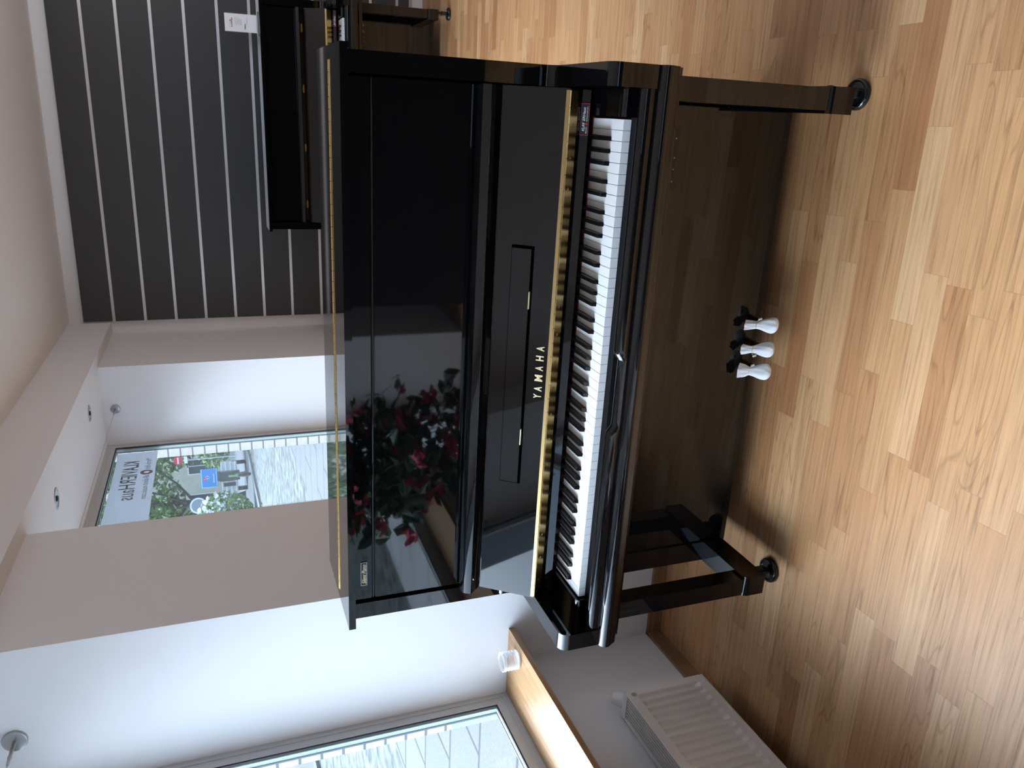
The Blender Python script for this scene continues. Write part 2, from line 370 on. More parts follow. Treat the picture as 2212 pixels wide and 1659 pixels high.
# charcoal slat wall
sw = struct(box('trim_2', -.2205, XR, 4.541, 4.562, .107, 2.474, 'slat'), 'charcoal grooved panelling on the back wall')
for z in (2.276, 2.068, 1.860, 1.652, 1.441, 1.231, 1.0215, .800, .595, .390, .196):
    box('metal_strip', -.2195, XR, 4.5385, 4.543, z-.0095, z+.0095, 'alu', sw)
each('edge_profile', [(-.2235, -.2195, 4.5375, 4.562, .107, 2.478), (-.2235, XR, 4.5375, 4.562, 2.474, 2.4785), (-.2205, XR, 4.5385, 4.562, .102, .107)], 'alu', sw)
box('panel_seam', .9995, 1.0005, 4.5404, 4.5425, .107, 2.474, 'gasket', sw)
# oak skirting
struct(box('baseboard_left', -.70, -.685, Y1A, Y1B, 0, .056, 'skirt', bevel=.002), 'oak baseboard below the near window')
struct(boxes('trim_3', [(-.70, XP+.013, Y1B-.015, Y1B, 0, .056)], 'skirtx', bevel=.002), 'oak baseboard on the window niche reveal')
struct(box('trim_4', XP, XP+.013, Y1B, Y2A, 0, .056, 'skirt', bevel=.002), 'oak baseboard along the white pier')

def window(name, y0, y1, label):
    w = bpy.data.objects.new(name, None); COL.objects.link(w); w.location = (XF, (y0+y1)/2, ZSILL); struct(w, label)
    cy = (y0+y1)/2; a, c = y0-cy, y1-cy; H = ZS-ZSILL; t = .052
    def rect(x0, x1, ins, th):
        return [(x0, x1, a+ins, c-ins, ins, ins+th), (x0, x1, a+ins, c-ins, H-ins-th, H-ins), (x0, x1, a+ins, a+ins+th, ins+th, H-ins-th), (x0, x1, c-ins-th, c-ins, ins+th, H-ins-th)]
    boxes('window_frame', rect(-.042, .0, 0., t*.42)+rect(-.042, -.003, t*.40, t*.62), 'frame', w)
    boxes('gasket', rect(-.0140, -.0045, t, .0065), 'gasket', w)
    boxes('outer_rebate', rect(-.036, -.020, t-.002, .0050), 'rebate', w)
    boxes('outer_gasket', rect(-.0425, -.036, t-.002, .0075), 'gasket_grey', w)
    bm = bmesh.new(); box_bm(bm, -.020, -.016, a+t, c-t, t, H-t); link('pane', bm, 'glass', w)
    box('window_sill', .0, .28, a, c, -.019, 0., 'sill', w, bevel=.002)
    return w
window('window_1', Y1A, Y1B, 'near window with grey frame and thick oak sill')
window('window_2', Y2A, Y2B, 'far window with grey frame behind the piano')
# glazed entrance door next to the near window
dr = bpy.data.objects.new('door_1', None); COL.objects.link(dr); dr.location = (XF, (Y0+Y1A)/2, 0); struct(dr, 'glazed entrance door beside the near window')
hw = (Y1A-Y0)/2
boxes('door_frame', [(-.066, 0, -hw, -hw+.06, 0, ZS), (-.066, 0, hw-.06, hw, 0, ZS), (-.066, 0, -hw+.06, hw-.06, ZS-.07, ZS), (-.066, 0, -hw+.06, hw-.06, 0, .05)], 'frame', dr)
box('pane', -.040, -.036, -hw+.06, hw-.06, .05, ZS-.07, 'glass', dr)
tube('door_handle', [(.0, hw-.09, 1.0), (.05, hw-.09, 1.0), (.05, hw-.09, 1.3), (0, hw-.09, 1.3)], .010, 'steel', dr)
# window added in the wall behind the photographer for fill light
w3 = bpy.data.objects.new('window_3', None); COL.objects.link(w3); w3.location = ((FX0+FX1)/2, YN-.08, .9); struct(w3, 'wide window in the wall behind the photographer')
fw = (FX1-FX0)/2
boxes('window_frame', [(-fw, fw, -.04, .04, 0, .06), (-fw, fw, -.04, .04, 1.29, 1.35), (-fw, -fw+.06, -.04, .04, .06, 1.29), (fw-.06, fw, -.04, .04, .06, 1.29), (-.03, .03, -.04, .04, .06, 1.29)], 'frame', w3)
each('pane', [(-fw+.06, -.03, -.003, .003, .06, 1.29), (.03, fw-.06, -.003, .003, .06, 1.29)], 'glass', w3)
# dark panel added behind the photographer, standing in for black things mirrored
struct(box('wall_partition', -.05, 3.4, -2.75, -2.70, 0, 1.22, 'shade'), 'low charcoal display partition')

# ------------------------------------------------------------------ upright piano
KW = 1.2246; CX = KW/2
def mirror(x): return KW-x
KEY = {}
def key_meshes():
    if KEY: return
    w = KW/52.; g = .0009
    whites = 'A B C D E F G'.split(); off = {'C': -.0029, 'D': .0029, 'F': -.0038, 'G': 0., 'A': .0038}
    seq = [whites[i % 7] for i in range(52)]
    KEY['seq'] = seq; KEY['w'] = w; KEY['off'] = off
    bw = .0105
    def white(left, right):
        x0, x1 = g/2, w-g/2; tl = x0+left; tr = x1-right
        out = [(x0, .0), (x1, .0), (x1, .0495), (tr, .0495), (tr, .1475), (tl, .1475), (tl, .0495), (x0, .0495)]
        pts = []
        for p in out:
            if not pts or (abs(p[0]-pts[-1][0]) > 1e-6 or abs(p[1]-pts[-1][1]) > 1e-6): pts.append(p)
        bm = bmesh.new()
        bot = [bm.verts.new((x, y+(.0008 if y < .001 else 0), .6995)) for x, y in pts]; top = [bm.verts.new((x, y, .7193)) for x, y in pts]
        n = len(pts)
        for i in range(n): bm.faces.new((bot[i], bot[(i+1) % n], top[(i+1) % n], top[i]))
        bm.faces.new(bot[::-1]); f = bm.faces.new(top)
        es = [e for e in f.edges]
        bmesh.ops.bevel(bm, geom=es, offset=.0007, segments=2, affect='EDGES', profile=.5)
        bmesh.ops.triangulate(bm, faces=[f for f in bm.faces if len(f.verts) > 4])
        o = link('white_key', bm, 'ivory'); me = o.data; bpy.data.objects.remove(o); return me
    for i, n in enumerate(seq):
        has_l = i > 0 and seq[i-1] in off and not (i == 0); has_r = n in off and i < 51
        lo = off[seq[i-1]] if has_l else None; ro = off[n] if has_r else None
        k = (n, has_l, has_r)
        if k not in KEY: KEY[k] = white((lo+bw/2+.0005-g/2) if has_l else 0, (bw/2-ro+.0005-g/2) if has_r else 0)
        KEY[i] = KEY[k]
    prof0 = [(-bw/2, .0), (bw/2, .0)]
    bm = bmesh.new()
    b = bw/2; t = .0046
    v = [bm.verts.new(p) for p in ((-b, .0485, .712), (b, .0485, .712), (b, .165, .712), (-b, .165, .712), (-t, .0535, .7312), (t, .0535, .7312), (t, .165, .7312), (-t, .165, .7312))]
    for f in ((0, 3, 2, 1), (4, 5, 6, 7), (0, 1, 5, 4), (1, 2, 6, 5), (2, 3, 7, 6), (3, 0, 4, 7)): bm.faces.new([v[i] for i in f])
    o = link('black_key', bm, 'sharp', bevel=.0011, seg=2); KEY['black'] = o.data; bpy.data.objects.remove(o)
    KEY['screw'] = None

FA = Vector((0, .110, .803)); FB = Vector((0, .205, .932)); FD = (FB-FA).normalized(); FN = Vector((0, -FD.z, FD.y))
def fpt(x, t, o=0.): return Vector((x, 0, 0))+FA+FD*t+FN*o
def fall_profile(t0, t1, o0, o1):
    return [(p.y, p.z) for p in (fpt(0, t0, o0), fpt(0, t1, o0), fpt(0, t1, o1), fpt(0, t0, o1))]

def make_piano(label, loc, rz, H, main):
    key_meshes()
    P = thing('upright_piano', label, 'piano', loc, rz)
    XL, XRt = -.111, mirror(-.111)
    # case
    for s in (0, 1):
        f = (lambda x: x) if s == 0 else mirror
        def bx(name, a, b, *r, **k): return box(name, min(f(a), f(b)), max(f(a), f(b)), *r, **k)
        bx('side_panel', -.111, -.0645, .222, .545, .10, H-.0190, 'lacquer', P, bevel=.003)
        bx('pilaster', -.1105, -.0450, .2215, .236, .10, .60, 'lacquer', P, bevel=.0015)
        prof = [(.2205, .835)] + arc(.1905, .8255, .0305, 0, -90, 8)[1:] + [(-.043, .795)] + arc(-.043, .768, .027, 90, 180, 8)[1:] + [(-.070, .684), (.2205, .684)]
        a, b = sorted((f(-.1110), f(-.0636))); prism('arm', prof, a, b, 'lacquer', P, bevel=.0012)
        prof = [(.14, .690), (-.012, .690)] + arc(.000, .7175, .012, 180, 90, 6) + [(.13, .7295), (.14, .7295)]
        a, b = sorted((f(-.0630), f(-.0045))); prism('key_block', prof, a, b, 'lacquer', P, bevel=.0008)
        bx('leg', -.0975, -.0455, .0, .055, .172, .5955, 'lacquer', P, bevel=.0025)
        prof = [(.222, .099), (-.004, .099), (-.004, .150)] + arc(.019, .150, .023, 180, 90, 7)[1:] + [(.222, .173)]
        a, b = sorted((f(-.1016), f(-.0390))); prism('toe_block', prof, a, b, 'lacquer', P, bevel=.0012)
        cxx = f(-.092); k = .085
        cs = lathe('caster', [(0, .099), (.017, .099), (.017, .092), (.011, .090), (.011, .058), (.016, .056), (.016, .050), (0, .050)], 'inner', P, n=20, mtx=Matrix.Translation((cxx, k, 0)))
        lathe('wheel', [(.0, -.011), (.017, -.011), (.0215, -.008), (.0215, .008), (.017, .011), (0, .011)], 'rubber', cs, n=28, mtx=Matrix.Translation((cxx, k-.004, .0345)) @ Matrix.Rotation(PI/2, 4, 'Y'))
        each('fork', [(cxx-.0155, cxx-.0125, k-.014, k+.009, .027, .056), (cxx+.0125, cxx+.0155, k-.014, k+.009, .027, .056)], 'inner' if main else 'chrome', cs, bevel=.001)
        rc = lathe('caster', [(0, .10), (.015, .10), (.015, .06), (0, .06)], 'inner', P, n=16, mtx=Matrix.Translation((f(-.085), .49, 0)))
        lathe('wheel', [(.0, -.012), (.03, -.012), (.03, .012), (0, .012)], 'rubber', rc, n=24, mtx=Matrix.Translation((f(-.085), .49, .030)) @ Matrix.Rotation(PI/2, 4, 'Y'))
    zl = H-.0185
    b_ = box('lid', -.1235, mirror(-.1235), .352, .556, zl, H, 'lacquer', P, bevel=.0022, seg=3)
    box('lid_flap', -.1235, mirror(-.1235), .194, .3512, zl, H, 'lacquer', P, bevel=.0022, seg=3)
    hg = None if not main else boxes('lid_hinge', [(-.093, mirror(-.093), .3458, .3507, H, H+.0009), (-.093, mirror(-.093), .3527, .3576, H, H+.0009)], 'brass', P)
    bm = bmesh.new(); n = 52 if main else 0; x0 = -.093; dx = (KW+.186)/52
    for i in range(n):
        a = x0+i*dx+.0007; c = x0+(i+1)*dx-.0007
        yo = .3517
        tube_bm(bm, [(a, yo, H+.0012), (c, yo, H+.0012)], .0021, 8)
    if main: link('hinge_knuckles', bm, 'brass', hg, smooth='auto')
    # upper panel with its rail and reeded groove
    x0, x1 = -.0575, mirror(-.0575); g = H-.074
    prof = [(.250, .76), (.232, .76), (.232, g-.0055)] + [(.2355, g-.0050), (.2355, g-.003)] + arc(.2355, g, .0034, -90, -270, 6) + [(.2355, g+.003), (.2355, g+.0050), (.232, g+.0055), (.232, zl-.001), (.250, zl-.001)]
    if not main: prof = [(.250, .76), (.232, .76), (.232, zl-.001), (.250, zl-.001)]
    prism('upper_panel', prof, x0, x1, 'lacquer', P, bevel=0., angle=30)
    box('back_panel', -.064, mirror(-.064), .50, .54, .10, zl-.001, 'inner', P)
    box('lower_panel', -.0440, mirror(-.0440), .228, .246, .100, .597, 'lacquer', P, bevel=.001)
    box('bottom_board', -.064, mirror(-.064), .250, .50, .066, .0985, 'inner', P)
    # key bed: rounded front rail and stepped underside
    prof = [(.27, .683), (-.072, .683)] + arc(-.069, .665, .018, 96, 205, 8)[1:] + [(-.080, .650), (-.073, .636), (-.063, .628), (-.046, .6225), (-.044, .612), (-.012, .606), (-.008, .5955), (.226, .5955), (.27, .5955)]
    prism('key_bed', prof, -.1108, mirror(-.1108), 'lacquer', P, bevel=0., angle=24)
    # key slip with the finger notch
    bm = bmesh.new(); st = []
    def slip(x, top, lip):
        return [(x, -.0455, .684), (x, -.0655, .684), (x, -.0655, top-.0135), (x, -.0637, top-.0085), (x, -.0610, top-.0045), (x, -.0570, top-.0015), (x, -.0530, top), (x, -.0490, top), (x, -.0455, top-.002)]
    xs = [(-.0633, .7145), (.495, .7145), (.503, .7130), (.511, .7085), (.518, .7030), (.524, .7010), (.684, .7010), (.690, .7030), (.697, .7085), (.705, .7130), (.713, .7145), (mirror(-.0633), .7145)]
    for x, t in xs: st.append([bm.verts.new(p) for p in slip(x, t, 0)])
    for a, c in zip(st[:-1], st[1:]):
        for i in range(9): bm.faces.new((a[i], a[(i+1) % 9], c[(i+1) % 9], c[i]))
    bm.faces.new(st[0]); bm.faces.new(st[-1][::-1])
    link('key_slip', bm, 'lacquer', P, smooth='auto', angle=38)
    box('key_frame', -.004, KW+.004, .003, .20, .6835, .6990, 'tail', P)
    bm = bmesh.new(); w = KEY['w']
    for i in range(52): box_bm(bm, i*w+.0006, (i+1)*w-.0006, .1525, .205, .699, .7165)
    link('key_tails', bm, 'tail', P)
    box('felt_strip', -.002, KW+.002, .1478, .1515, .70, .7203, 'felt', P)
    for i in range(52): place('white_key', KEY[i], P, (i*w, 0, 0))
    for i, n in enumerate(KEY['seq']):
        if n in KEY['off'] and i < 51: place('black_key', KEY['black'], P, ((i+1)*w+KEY['off'][n], 0, 0))
    # name board below the hinge, hinge and fallboard
    x0, x1 = -.0595, mirror(-.0595)
    prof = [(.114, .799), (.1195, .793), (.1365, .768), (.1425, .7575), (.1455, .7540), (.1362, .7370), (.1440, .7345), (.168, .745), (.175, .799), (.130, .803)]
    prism('name_board', prof, x0, x1, 'lacquer', P, bevel=0., angle=20)
    d = (Vector((0, .1365, .768))-Vector((0, .1195, .793))).normalized(); nn = Vector((0, d.z, -d.y))
    if nn.y > 0: nn = -nn
    a0 = Vector((0, .1170, .7975))+nn*.0008; a1 = Vector((0, .1348, .7705))+nn*.0008; q = nn*.0012
    hb = prism('fallboard_hinge', [((a0).y, a0.z), (a1.y, a1.z), ((a1+q).y, (a1+q).z), ((a0+q).y, (a0+q).z)], x0+.004, x1-.004, 'brass', P)
    bm = bmesh.new(); nk = 36; dx = (x1-x0-.008)/nk
    for i in range(nk): tube_bm(bm, [(x0+.004+i*dx+.0006, .1120, .8000), (x0+.004+(i+1)*dx-.0006, .1120, .8000)], .0036, 10)
    link('hinge_knuckles', bm, 'brass', hb, smooth='auto')
    prism('hinge_leaf', fall_profile(-.001, .0075, .0004, .0016), x0+.004, x1-.004, 'brass_old', hb)
    # screws along the hinge leaf
    sm = Matrix.Translation((a0+a1)/2+q) @ nn.to_track_quat('Z', 'Y').to_matrix().to_4x4()
    so = lathe('hinge_screw', [(0, .0011), (.0015, .0011), (.0022, .0008), (.0037, .0003), (.0037, 0)], 'brass', hb, n=14, mtx=sm)
    for i in range(18):
        x = .022+i*.0716-.035
        if i == 0: so.location = (x, 0, 0)
        else: place('hinge_screw', so.data, hb, (x, 0, 0))
    fb = prism('fallboard', fall_profile(-.0015, .1590, .0, -.018), x0, x1, 'lacquer', P, bevel=.0018, seg=3)
    lp = [(.2030, .9335), (.1765, .9630), (.1752, .9665), (.1815, .9790), (.1850, .9840), (.1910, .9865), (.2215, .9865), (.2245, .983), (.2245, .938), (.215, .934)]
    prism('fallboard_lip', lp, x0+.0005, x1-.0005, 'lacquer', fb, bevel=.0006)
    if main:
        # folding music desk let into the fallboard
        md = prism('music_desk', fall_profile(.0640, .1125, .0105, .0006), .292, .916, 'lacquer', fb, bevel=.003, seg=3)
        box_ = prism('desk_recess', fall_profile(.0590, .1162, .0006, .0001), .2855, .9225, 'void', fb)  # black sheet around the desk, painted in place of recess shade
        for a, c in ((.768, .811), (.402, .446)):
            prism('desk_hinge', fall_profile(.0622, .0645, .0112, .0030), a, c, 'gold', md)
        word = 'YAMAHA'; xa = (.534, .5565, .579, .606, .634, .656)
        sp = {'Y': .0120, 'A': .0128, 'M': .0170, 'H': .0134}
        cs = (.5408, .5609, .5898, .6158, .6424, .6678)
        lg = None
        for ch, c in zip(word, cs):
            wd = sp[ch]
            o = text('letter', ch, wd, .0205, frame_mtx(fpt(c-wd/2, .0172, .0004), (1, 0, 0), FD), 'gold', fb, bold=.028)
        # chrome pin in the fallboard end
        lathe('end_pin', [(0, .012), (.0050, .012), (.0055, .011), (.0055, 0), (0, 0)], 'chrome', fb, n=18, mtx=Matrix.Translation(fpt(x0, .0965, -.009)) @ Matrix.Rotation(-PI/2, 4, 'Y'))
        # silent-system badge
        zb = H-.0475
        bd = box('badge', -.0135, .0585, .2300, .2330, zb-.0085, zb+.0085, 'inner', P, bevel=.0008)
        each('badge_rim', [(-.0135, .0585, .2290, .2302, zb-.0085, zb-.0075), (-.0135, .0585, .2290, .2302, zb+.0075, zb+.0085), (-.0135, -.0125, .2290, .2302, zb-.0085, zb+.0085), (.0575, .0585, .2290, .2302, zb-.0085, zb+.0085)], 'steel', bd)
        text('badge_lettering', 'Silent Piano', .060, .0115, frame_mtx((-.0085, .2297, zb-.0060), (1, 0, 0), (0, 0, 1)), 'gold', bd, bold=0., shear=.5)
    else:
        for x in (.062, .43, .80, 1.165):
            c = Vector((x, .1885, .9500))
            h = boxes('flap_hinge', [(-.024, .024, -.0005, .0007, -.012, -.001), (-.024, .024, -.0005, .0007, .001, .012)], 'brass', fb)
            dirv = Vector((0, .1765-.2030, .9630-.9335)).normalized()
            h.matrix_local = frame_mtx((x, .1885, .9485), (1, 0, 0), (0, -dirv.z, dirv.y) if False else Vector((0, dirv.z, -dirv.y))) 
            bm = bmesh.new(); tube_bm(bm, [(-.024, .0003, 0), (.024, .0003, 0)], .002, 8); link('hinge_knuckles', bm, 'brass', h, smooth='auto')
    # shop sticker on the name board
    sx0, sx1 = (1.1835, 1.2545)
    no = Vector((0, .1362-.1455, .7370-.7540)).normalized(); up = -no; out = Vector((0, -up.z, up.y))
    if out.y > 0: out = -out
    base = Vector((0, .1362, .7370))-no*.0004+out*.0005
    def spt(x, t, o=0.): return Vector((x, 0, 0))+base+up*t+out*o
    def sprof(t0, t1, o0, o1): return [(p.y, p.z) for p in (spt(0, t0, o0), spt(0, t1, o0), spt(0, t1, o1), spt(0, t0, o1))]
    st = prism('shop_sticker', sprof(0, .0200, 0, .0005), sx0, sx1, 'sticker', P)
    bm = bmesh.new()
    prism_bm(bm, sprof(0, .0011, .0004, .0008), sx0, sx1); prism_bm(bm, sprof(.0189, .0200, .0004, .0008), sx0, sx1)
    prism_bm(bm, sprof(.0011, .0194, .0004, .0008), sx0, sx0+.0014); prism_bm(bm, sprof(.0011, .0194, .0004, .0008), sx1-.0014, sx1)
    link('sticker_border', bm, 'redline', st)
    def stx(nm, body, x, t, wd, hh, mt, **k): return text(nm, body, wd, hh, frame_mtx(spt(x, t, .0008), (1, 0, 0), up), mt, st, depth=.0002, **k)
    stx('sticker_lettering', 'KLAV', sx0+.0095, .0088, .0200, .0064, 'print', bold=.035, shear=.18)
    stx('sticker_lettering', 'I', sx0+.0308, .0088, .0018, .0064, 'redline', bold=.03, shear=.18)
    stx('sticker_lettering', 'ERHaus', sx0+.0325, .0088, .0300, .0064, 'print', bold=.015, shear=.18)
    stx('sticker_lettering', 'Martin-Birk', sx0+.0045, .0036, .0150, .0030, 'print', bold=.01)
    stx('sticker_lettering', 'all-about-music.com', sx0+.0310, .0036, .0330, .0030, 'print', bold=.01)
    lathe('sticker_dot', [(0, .0003), (.0023, .0003), (.0023, 0)], 'redlogo', st, n=18, mtx=Matrix.Translation(spt(sx0+.0255, .0053, .0006)) @ out.to_track_quat('Z', 'Y').to_matrix().to_4x4())
    # silent-system control box under the key bed
    cb = box('control_box', 1.075, 1.215, -.006, .075, .5735, .5950, 'inner', P, bevel=.002)
    for x in (1.095, 1.122, 1.148, 1.190):
        lathe('socket', [(0, .002), (.0012, .002), (.0020, .001), (.0020, 0)], 'steel', cb, n=14, mtx=Matrix.Translation((x, -.006, .585)) @ Matrix.Rotation(PI/2, 4, 'X'))
    text('box_lettering', 'MIDI OUT', .015, .0035, frame_mtx((1.186, -.0065, .5895), (1, 0, 0), (0, 0, 1)), 'gold', cb, depth=.0002)
    text('box_lettering', 'PHONES', .015, .0030, frame_mtx((1.148, -.0065, .5898), (1, 0, 0), (0, 0, 1)), 'gold', cb, depth=.0002)
    # pedals
    for x in (.542, .6123, .6826):
        bm = bmesh.new()
        pts = [(x, .30, .086), (x, .235, .087), (x, .19, .090), (x, .155, .088)]
        rings = []
        for i, p in enumerate(pts):
            hw = (.009, .009, .012, .013)[i]; hh = .004
            rings.append([bm.verts.new((p[0]+sx*hw, p[1], p[2]+sz*hh)) for sx, sz in ((-1, -1), (1, -1), (1, 1), (-1, 1))])
        for a, c in zip(rings[:-1], rings[1:]):
            for k in range(4): bm.faces.new((a[k], a[(k+1) % 4], c[(k+1) % 4], c[k]))
        bm.faces.new(rings[0]); bm.faces.new(rings[-1])
        link('pedal', bm, 'brass', P, bevel=.002)
    return P
PIANO = make_piano('tall black upright piano in the foreground with open fallboard', (0, 0, 0), -PHI, 1.303, True)
PIANO2 = make_piano('smaller black upright piano against the charcoal panelling', (.620, 3.752, 0), 0., 1.203, False)
def pw(x, y, z):   # piano space to room space
    return Vector((math.cos(-PHI)*x-math.sin(-PHI)*y, math.sin(-PHI)*x+math.cos(-PHI)*y, z))

# caster cups
def caster_cup(label, loc):
    t = thing('caster_cup', label, 'caster cup', loc, 0, 'caster cups under the pianos')
    lathe('cup', [(0, .0), (.0375, .0), (.0392, .003), (.0392, .010), (.0375, .0145), (.0345, .0165), (.0315, .0160), (.0300, .0125), (.0295, .0125), (.027, .0128), (.0265, .0118), (.0, .0118)], 'cup', t, n=48)
    return t
caster_cup('round black caster cup under the left front leg of the near piano', pw(-.092, .085, 0))
caster_cup('round black caster cup under the right front leg of the near piano', pw(mirror(-.092), .085, 0))
caster_cup('round black caster cup under the front leg of the far piano', (.620+mirror(-.092), 3.752+.085, 0))

# pedal bags
def pedal_bag(label, xa, xb, seed, frill, turn):
    r = random.Random(seed)
    t = thing('pedal_bag', label, 'bag', pw((xa+xb)/2, .165, .055), 0, 'white gauze bags over the pedals')
    off = t.location
    A = [(xa, .2085, .146), (xa, .2030, .135), (xa+(xb-xa)*.1, .198, .1275), (xa+(xb-xa)*.25, .192, .118), (xa+(xb-xa)*.45, .184, .106), (xa+(xb-xa)*.65, .172, .096), (xa+(xb-xa)*.85, .160, .089), (xb, .150, .0845), (xb, .143, .081)]
    rx = [.0155*frill, .0140*frill, .0125*frill, .0095, .0160, .0215, .0245, .0215, .009]
    rz = [.0115, .0100, .0090, .0075, .0110, .0145, .0165, .0145, .006]
    bm = bmesh.new(); n = 40; rings = []
    ph = [r.uniform(0, 6.3) for _ in range(6)]
    for i, (p, a, b) in enumerate(zip(A, rx, rz)):
        ring = []
        for k in range(n):
            th = 2*PI*k/n
            wv = 1+(.10 if i < 3 else .05)*math.sin(5*th+ph[0]+i*.6)+(.06 if i < 4 else .035)*math.sin(9*th+ph[1]-i)+.03*math.sin(3*th+ph[2]+i*.9)
            if i == 0: wv *= 1+.06*math.sin(7*th+ph[3])
            # cross-section axes: x across, other perpendicular to the bag's axis
            v = Vector((p[0]+a*wv*math.cos(th), p[1]+b*wv*math.sin(th)*(-.62), p[2]+b*wv*math.sin(th)*.80))
            ring.append(bm.verts.new(pw(*v)-off))
        rings.append(ring)
    for a, c in zip(rings[:-1], rings[1:]):
        for k in range(n): bm.faces.new((a[k], a[(k+1) % n], c[(k+1) % n], c[k]))
    bm.faces.new(rings[-1])
    o = link('bag_cloth', bm, 'cloth', t, smooth=True)
    sd = o.modifiers.new('thickness', 'SOLIDIFY'); sd.thickness = .0012
    sb = o.modifiers.new('smooth', 'SUBSURF'); sb.levels = 1; sb.render_levels = 2
    p = A[3]; pts = []
    for k in range(25):
        th = 2*PI*k/24
        pts.append(pw(p[0]+.0102*math.cos(th), p[1]-.62*.0084*math.sin(th), p[2]+.80*.0084*math.sin(th))-off)
    tube('drawstring', pts, .0013, 'cord', t, n=6)
    e = Vector((p[0]+turn*.0110, p[1]-.003, p[2]+.003)); e2 = e+Vector((turn*.006, -.004, -.003))
    tube('cord_end', [pw(*e)-off, pw(*(e+e2)*.5)-off+Vector((0, 0, .002)), pw(*e2)-off], .0010, 'cord', t, n=6)
    for dd in (0, .006):
        bm = bmesh.new(); bmesh.ops.create_uvsphere(bm, u_segments=14, v_segments=8, radius=.0034, matrix=Matrix.Translation(pw(*(e2+Vector((turn*.002+dd*.4, -dd*.5, -dd*.6))))-off))
        link('bead', bm, 'pearl', t, smooth=True)
    return t
pedal_bag('white gauze bag on the left pedal, its ruffle spread wide and its tip turned left', .539, .549, 3, 1.35, 1)
pedal_bag('white gauze bag on the middle pedal with its brass neck showing', .606, .617, 5, .95, -1)
pedal_bag('white gauze bag on the right pedal, tied with a golden cord and bead', .679, .691, 8, 1.0, 1)

# ------------------------------------------------------------------ radiator below the near sill
R = thing('radiator', 'white ribbed panel radiator below the near window sill', 'radiator', (-.63, -.65, 0))
ry0, ry1 = -.95, .895            # along the wall, in the radiator's own space
rz0, rz1 = .088, .385; xf, xb = .050, -.052
# front panel with pressed flutes
bm = bmesh.new(); pitch = .0333; ys = []; prof = []
def flute(y):
    k = (y-(ry1-.021)) / -pitch; f = k-math.floor(k)
    f = abs(f-.5)*2
    if k < 0 or y < ry0+.03: return 0.
    return max(0., min(1., (.74-f)/.24))
N = int((ry1-ry0)/.00139)
zst = [(rz0, 0), (rz0+.028, 0), (rz0+.044, 1), (rz1-.040, 1), (rz1-.030, 0), (rz1-.002, 0)]
grid = []
for i in range(N+1):
    y = ry0+(ry1-ry0)*i/N
    grid.append([bm.verts.new((xf-.0120*flute(y)*s, y, z)) for z, s in zst])
for a, c in zip(grid[:-1], grid[1:]):
    for k in range(len(zst)-1): bm.faces.new((a[k], c[k], c[k+1], a[k+1]))
fr = link('front_panel', bm, 'enamel', R, smooth='auto', angle=16)
box('back_panel', xb, xb+.004, ry0, ry1, rz0+.01, rz1-.012, 'enamel', R)
each('rim', [(xf-.006, xf+.002, ry0, ry1, rz1-.004, rz1+.001), (xf-.004, xf+.002, ry0, ry1, rz0-.004, rz0+.004), (xb-.002, xb+.006, ry0, ry1, rz1-.008, rz1-.001)], 'enamel', R, bevel=.0012)
for s in (ry1, ry0-.006): box('side_cover', xb-.002, xf-.003, s, s+.006, rz0+.004, rz1+.002, 'enamel', R, bevel=.001)
gb = []
for i in range(9):
    x = xb+.009+i*.0118
    if x > xf-.012: break
    gb.append((x, x+.0052, ry0+.02, ry1-.012, rz1-.010, rz1-.003))
boxes('grille', gb, 'grille', R)
each('grille_end', [(xb+.002, xf-.006, ry1-.014, ry1, rz1-.010, rz1+.001), (xb+.002, xf-.006, ry1-.46, ry1-.445, rz1-.010, rz1-.002)], 'enamel', R)
box('fins', xb+.006, xf-.018, ry0+.02, ry1-.02, rz0+.02, rz1-.022, 'dark', R)  # solid dark block, painted as the shade inside the radiator
va = lathe('thermostat', [(0, .078), (.012, .077), (.020, .072), (.0235, .061), (.0245, .043), (.0255, .038), (.0255, .013), (.021, .008), (.015, .0), (0, 0)], 'plastic', R, n=32, mtx=Matrix.Translation((-.012, ry1+.006, rz1-.040)) @ Matrix.Rotation(math.radians(-46), 4, 'X'))
box('red_mark', -.004, .004, ry1+.0475, ry1+.0530, rz1+.0130, rz1+.0175, 'red', va)
bgm = Matrix.Translation((xf+.0006, ry1-.022, rz1-.021)) @ Matrix.Rotation(PI/2, 4, 'Y')
bg = lathe('emblem', [(0, .0006), (.0135, .0006), (.0135, 0)], 'card', R, n=24, mtx=bgm)
lathe('emblem_print', [(.0072, .0008), (.0088, .0008), (.0088, .0005), (.0072, .0005)], 'ink', bg, n=24, mtx=bgm, closed=True)
bm = bmesh.new()
for k in range(10):
    a = 2*PI*k/10; q = Vector((.0050*math.cos(a), .0050*math.sin(a), .0007)); q = bgm @ q
    box_bm(bm, q.x-.0003, q.x+.0003, q.y-.0011, q.y+.0011, q.z-.0007, q.z+.0007)
q = bgm @ Vector((0, 0, .0007)); box_bm(bm, q.x-.0003, q.x+.0003, q.y-.0022, q.y+.0022, q.z-.0015, q.z+.0015)
link('emblem_print', bm, 'ink', bg)
box('bracket', xb-.0155, xb+.002, ry1-.18, ry1-.15, .10, .34, 'enamel', R)
box('bracket', xb-.0155, xb+.002, ry0+.15, ry0+.18, .10, .34, 'enamel', R)

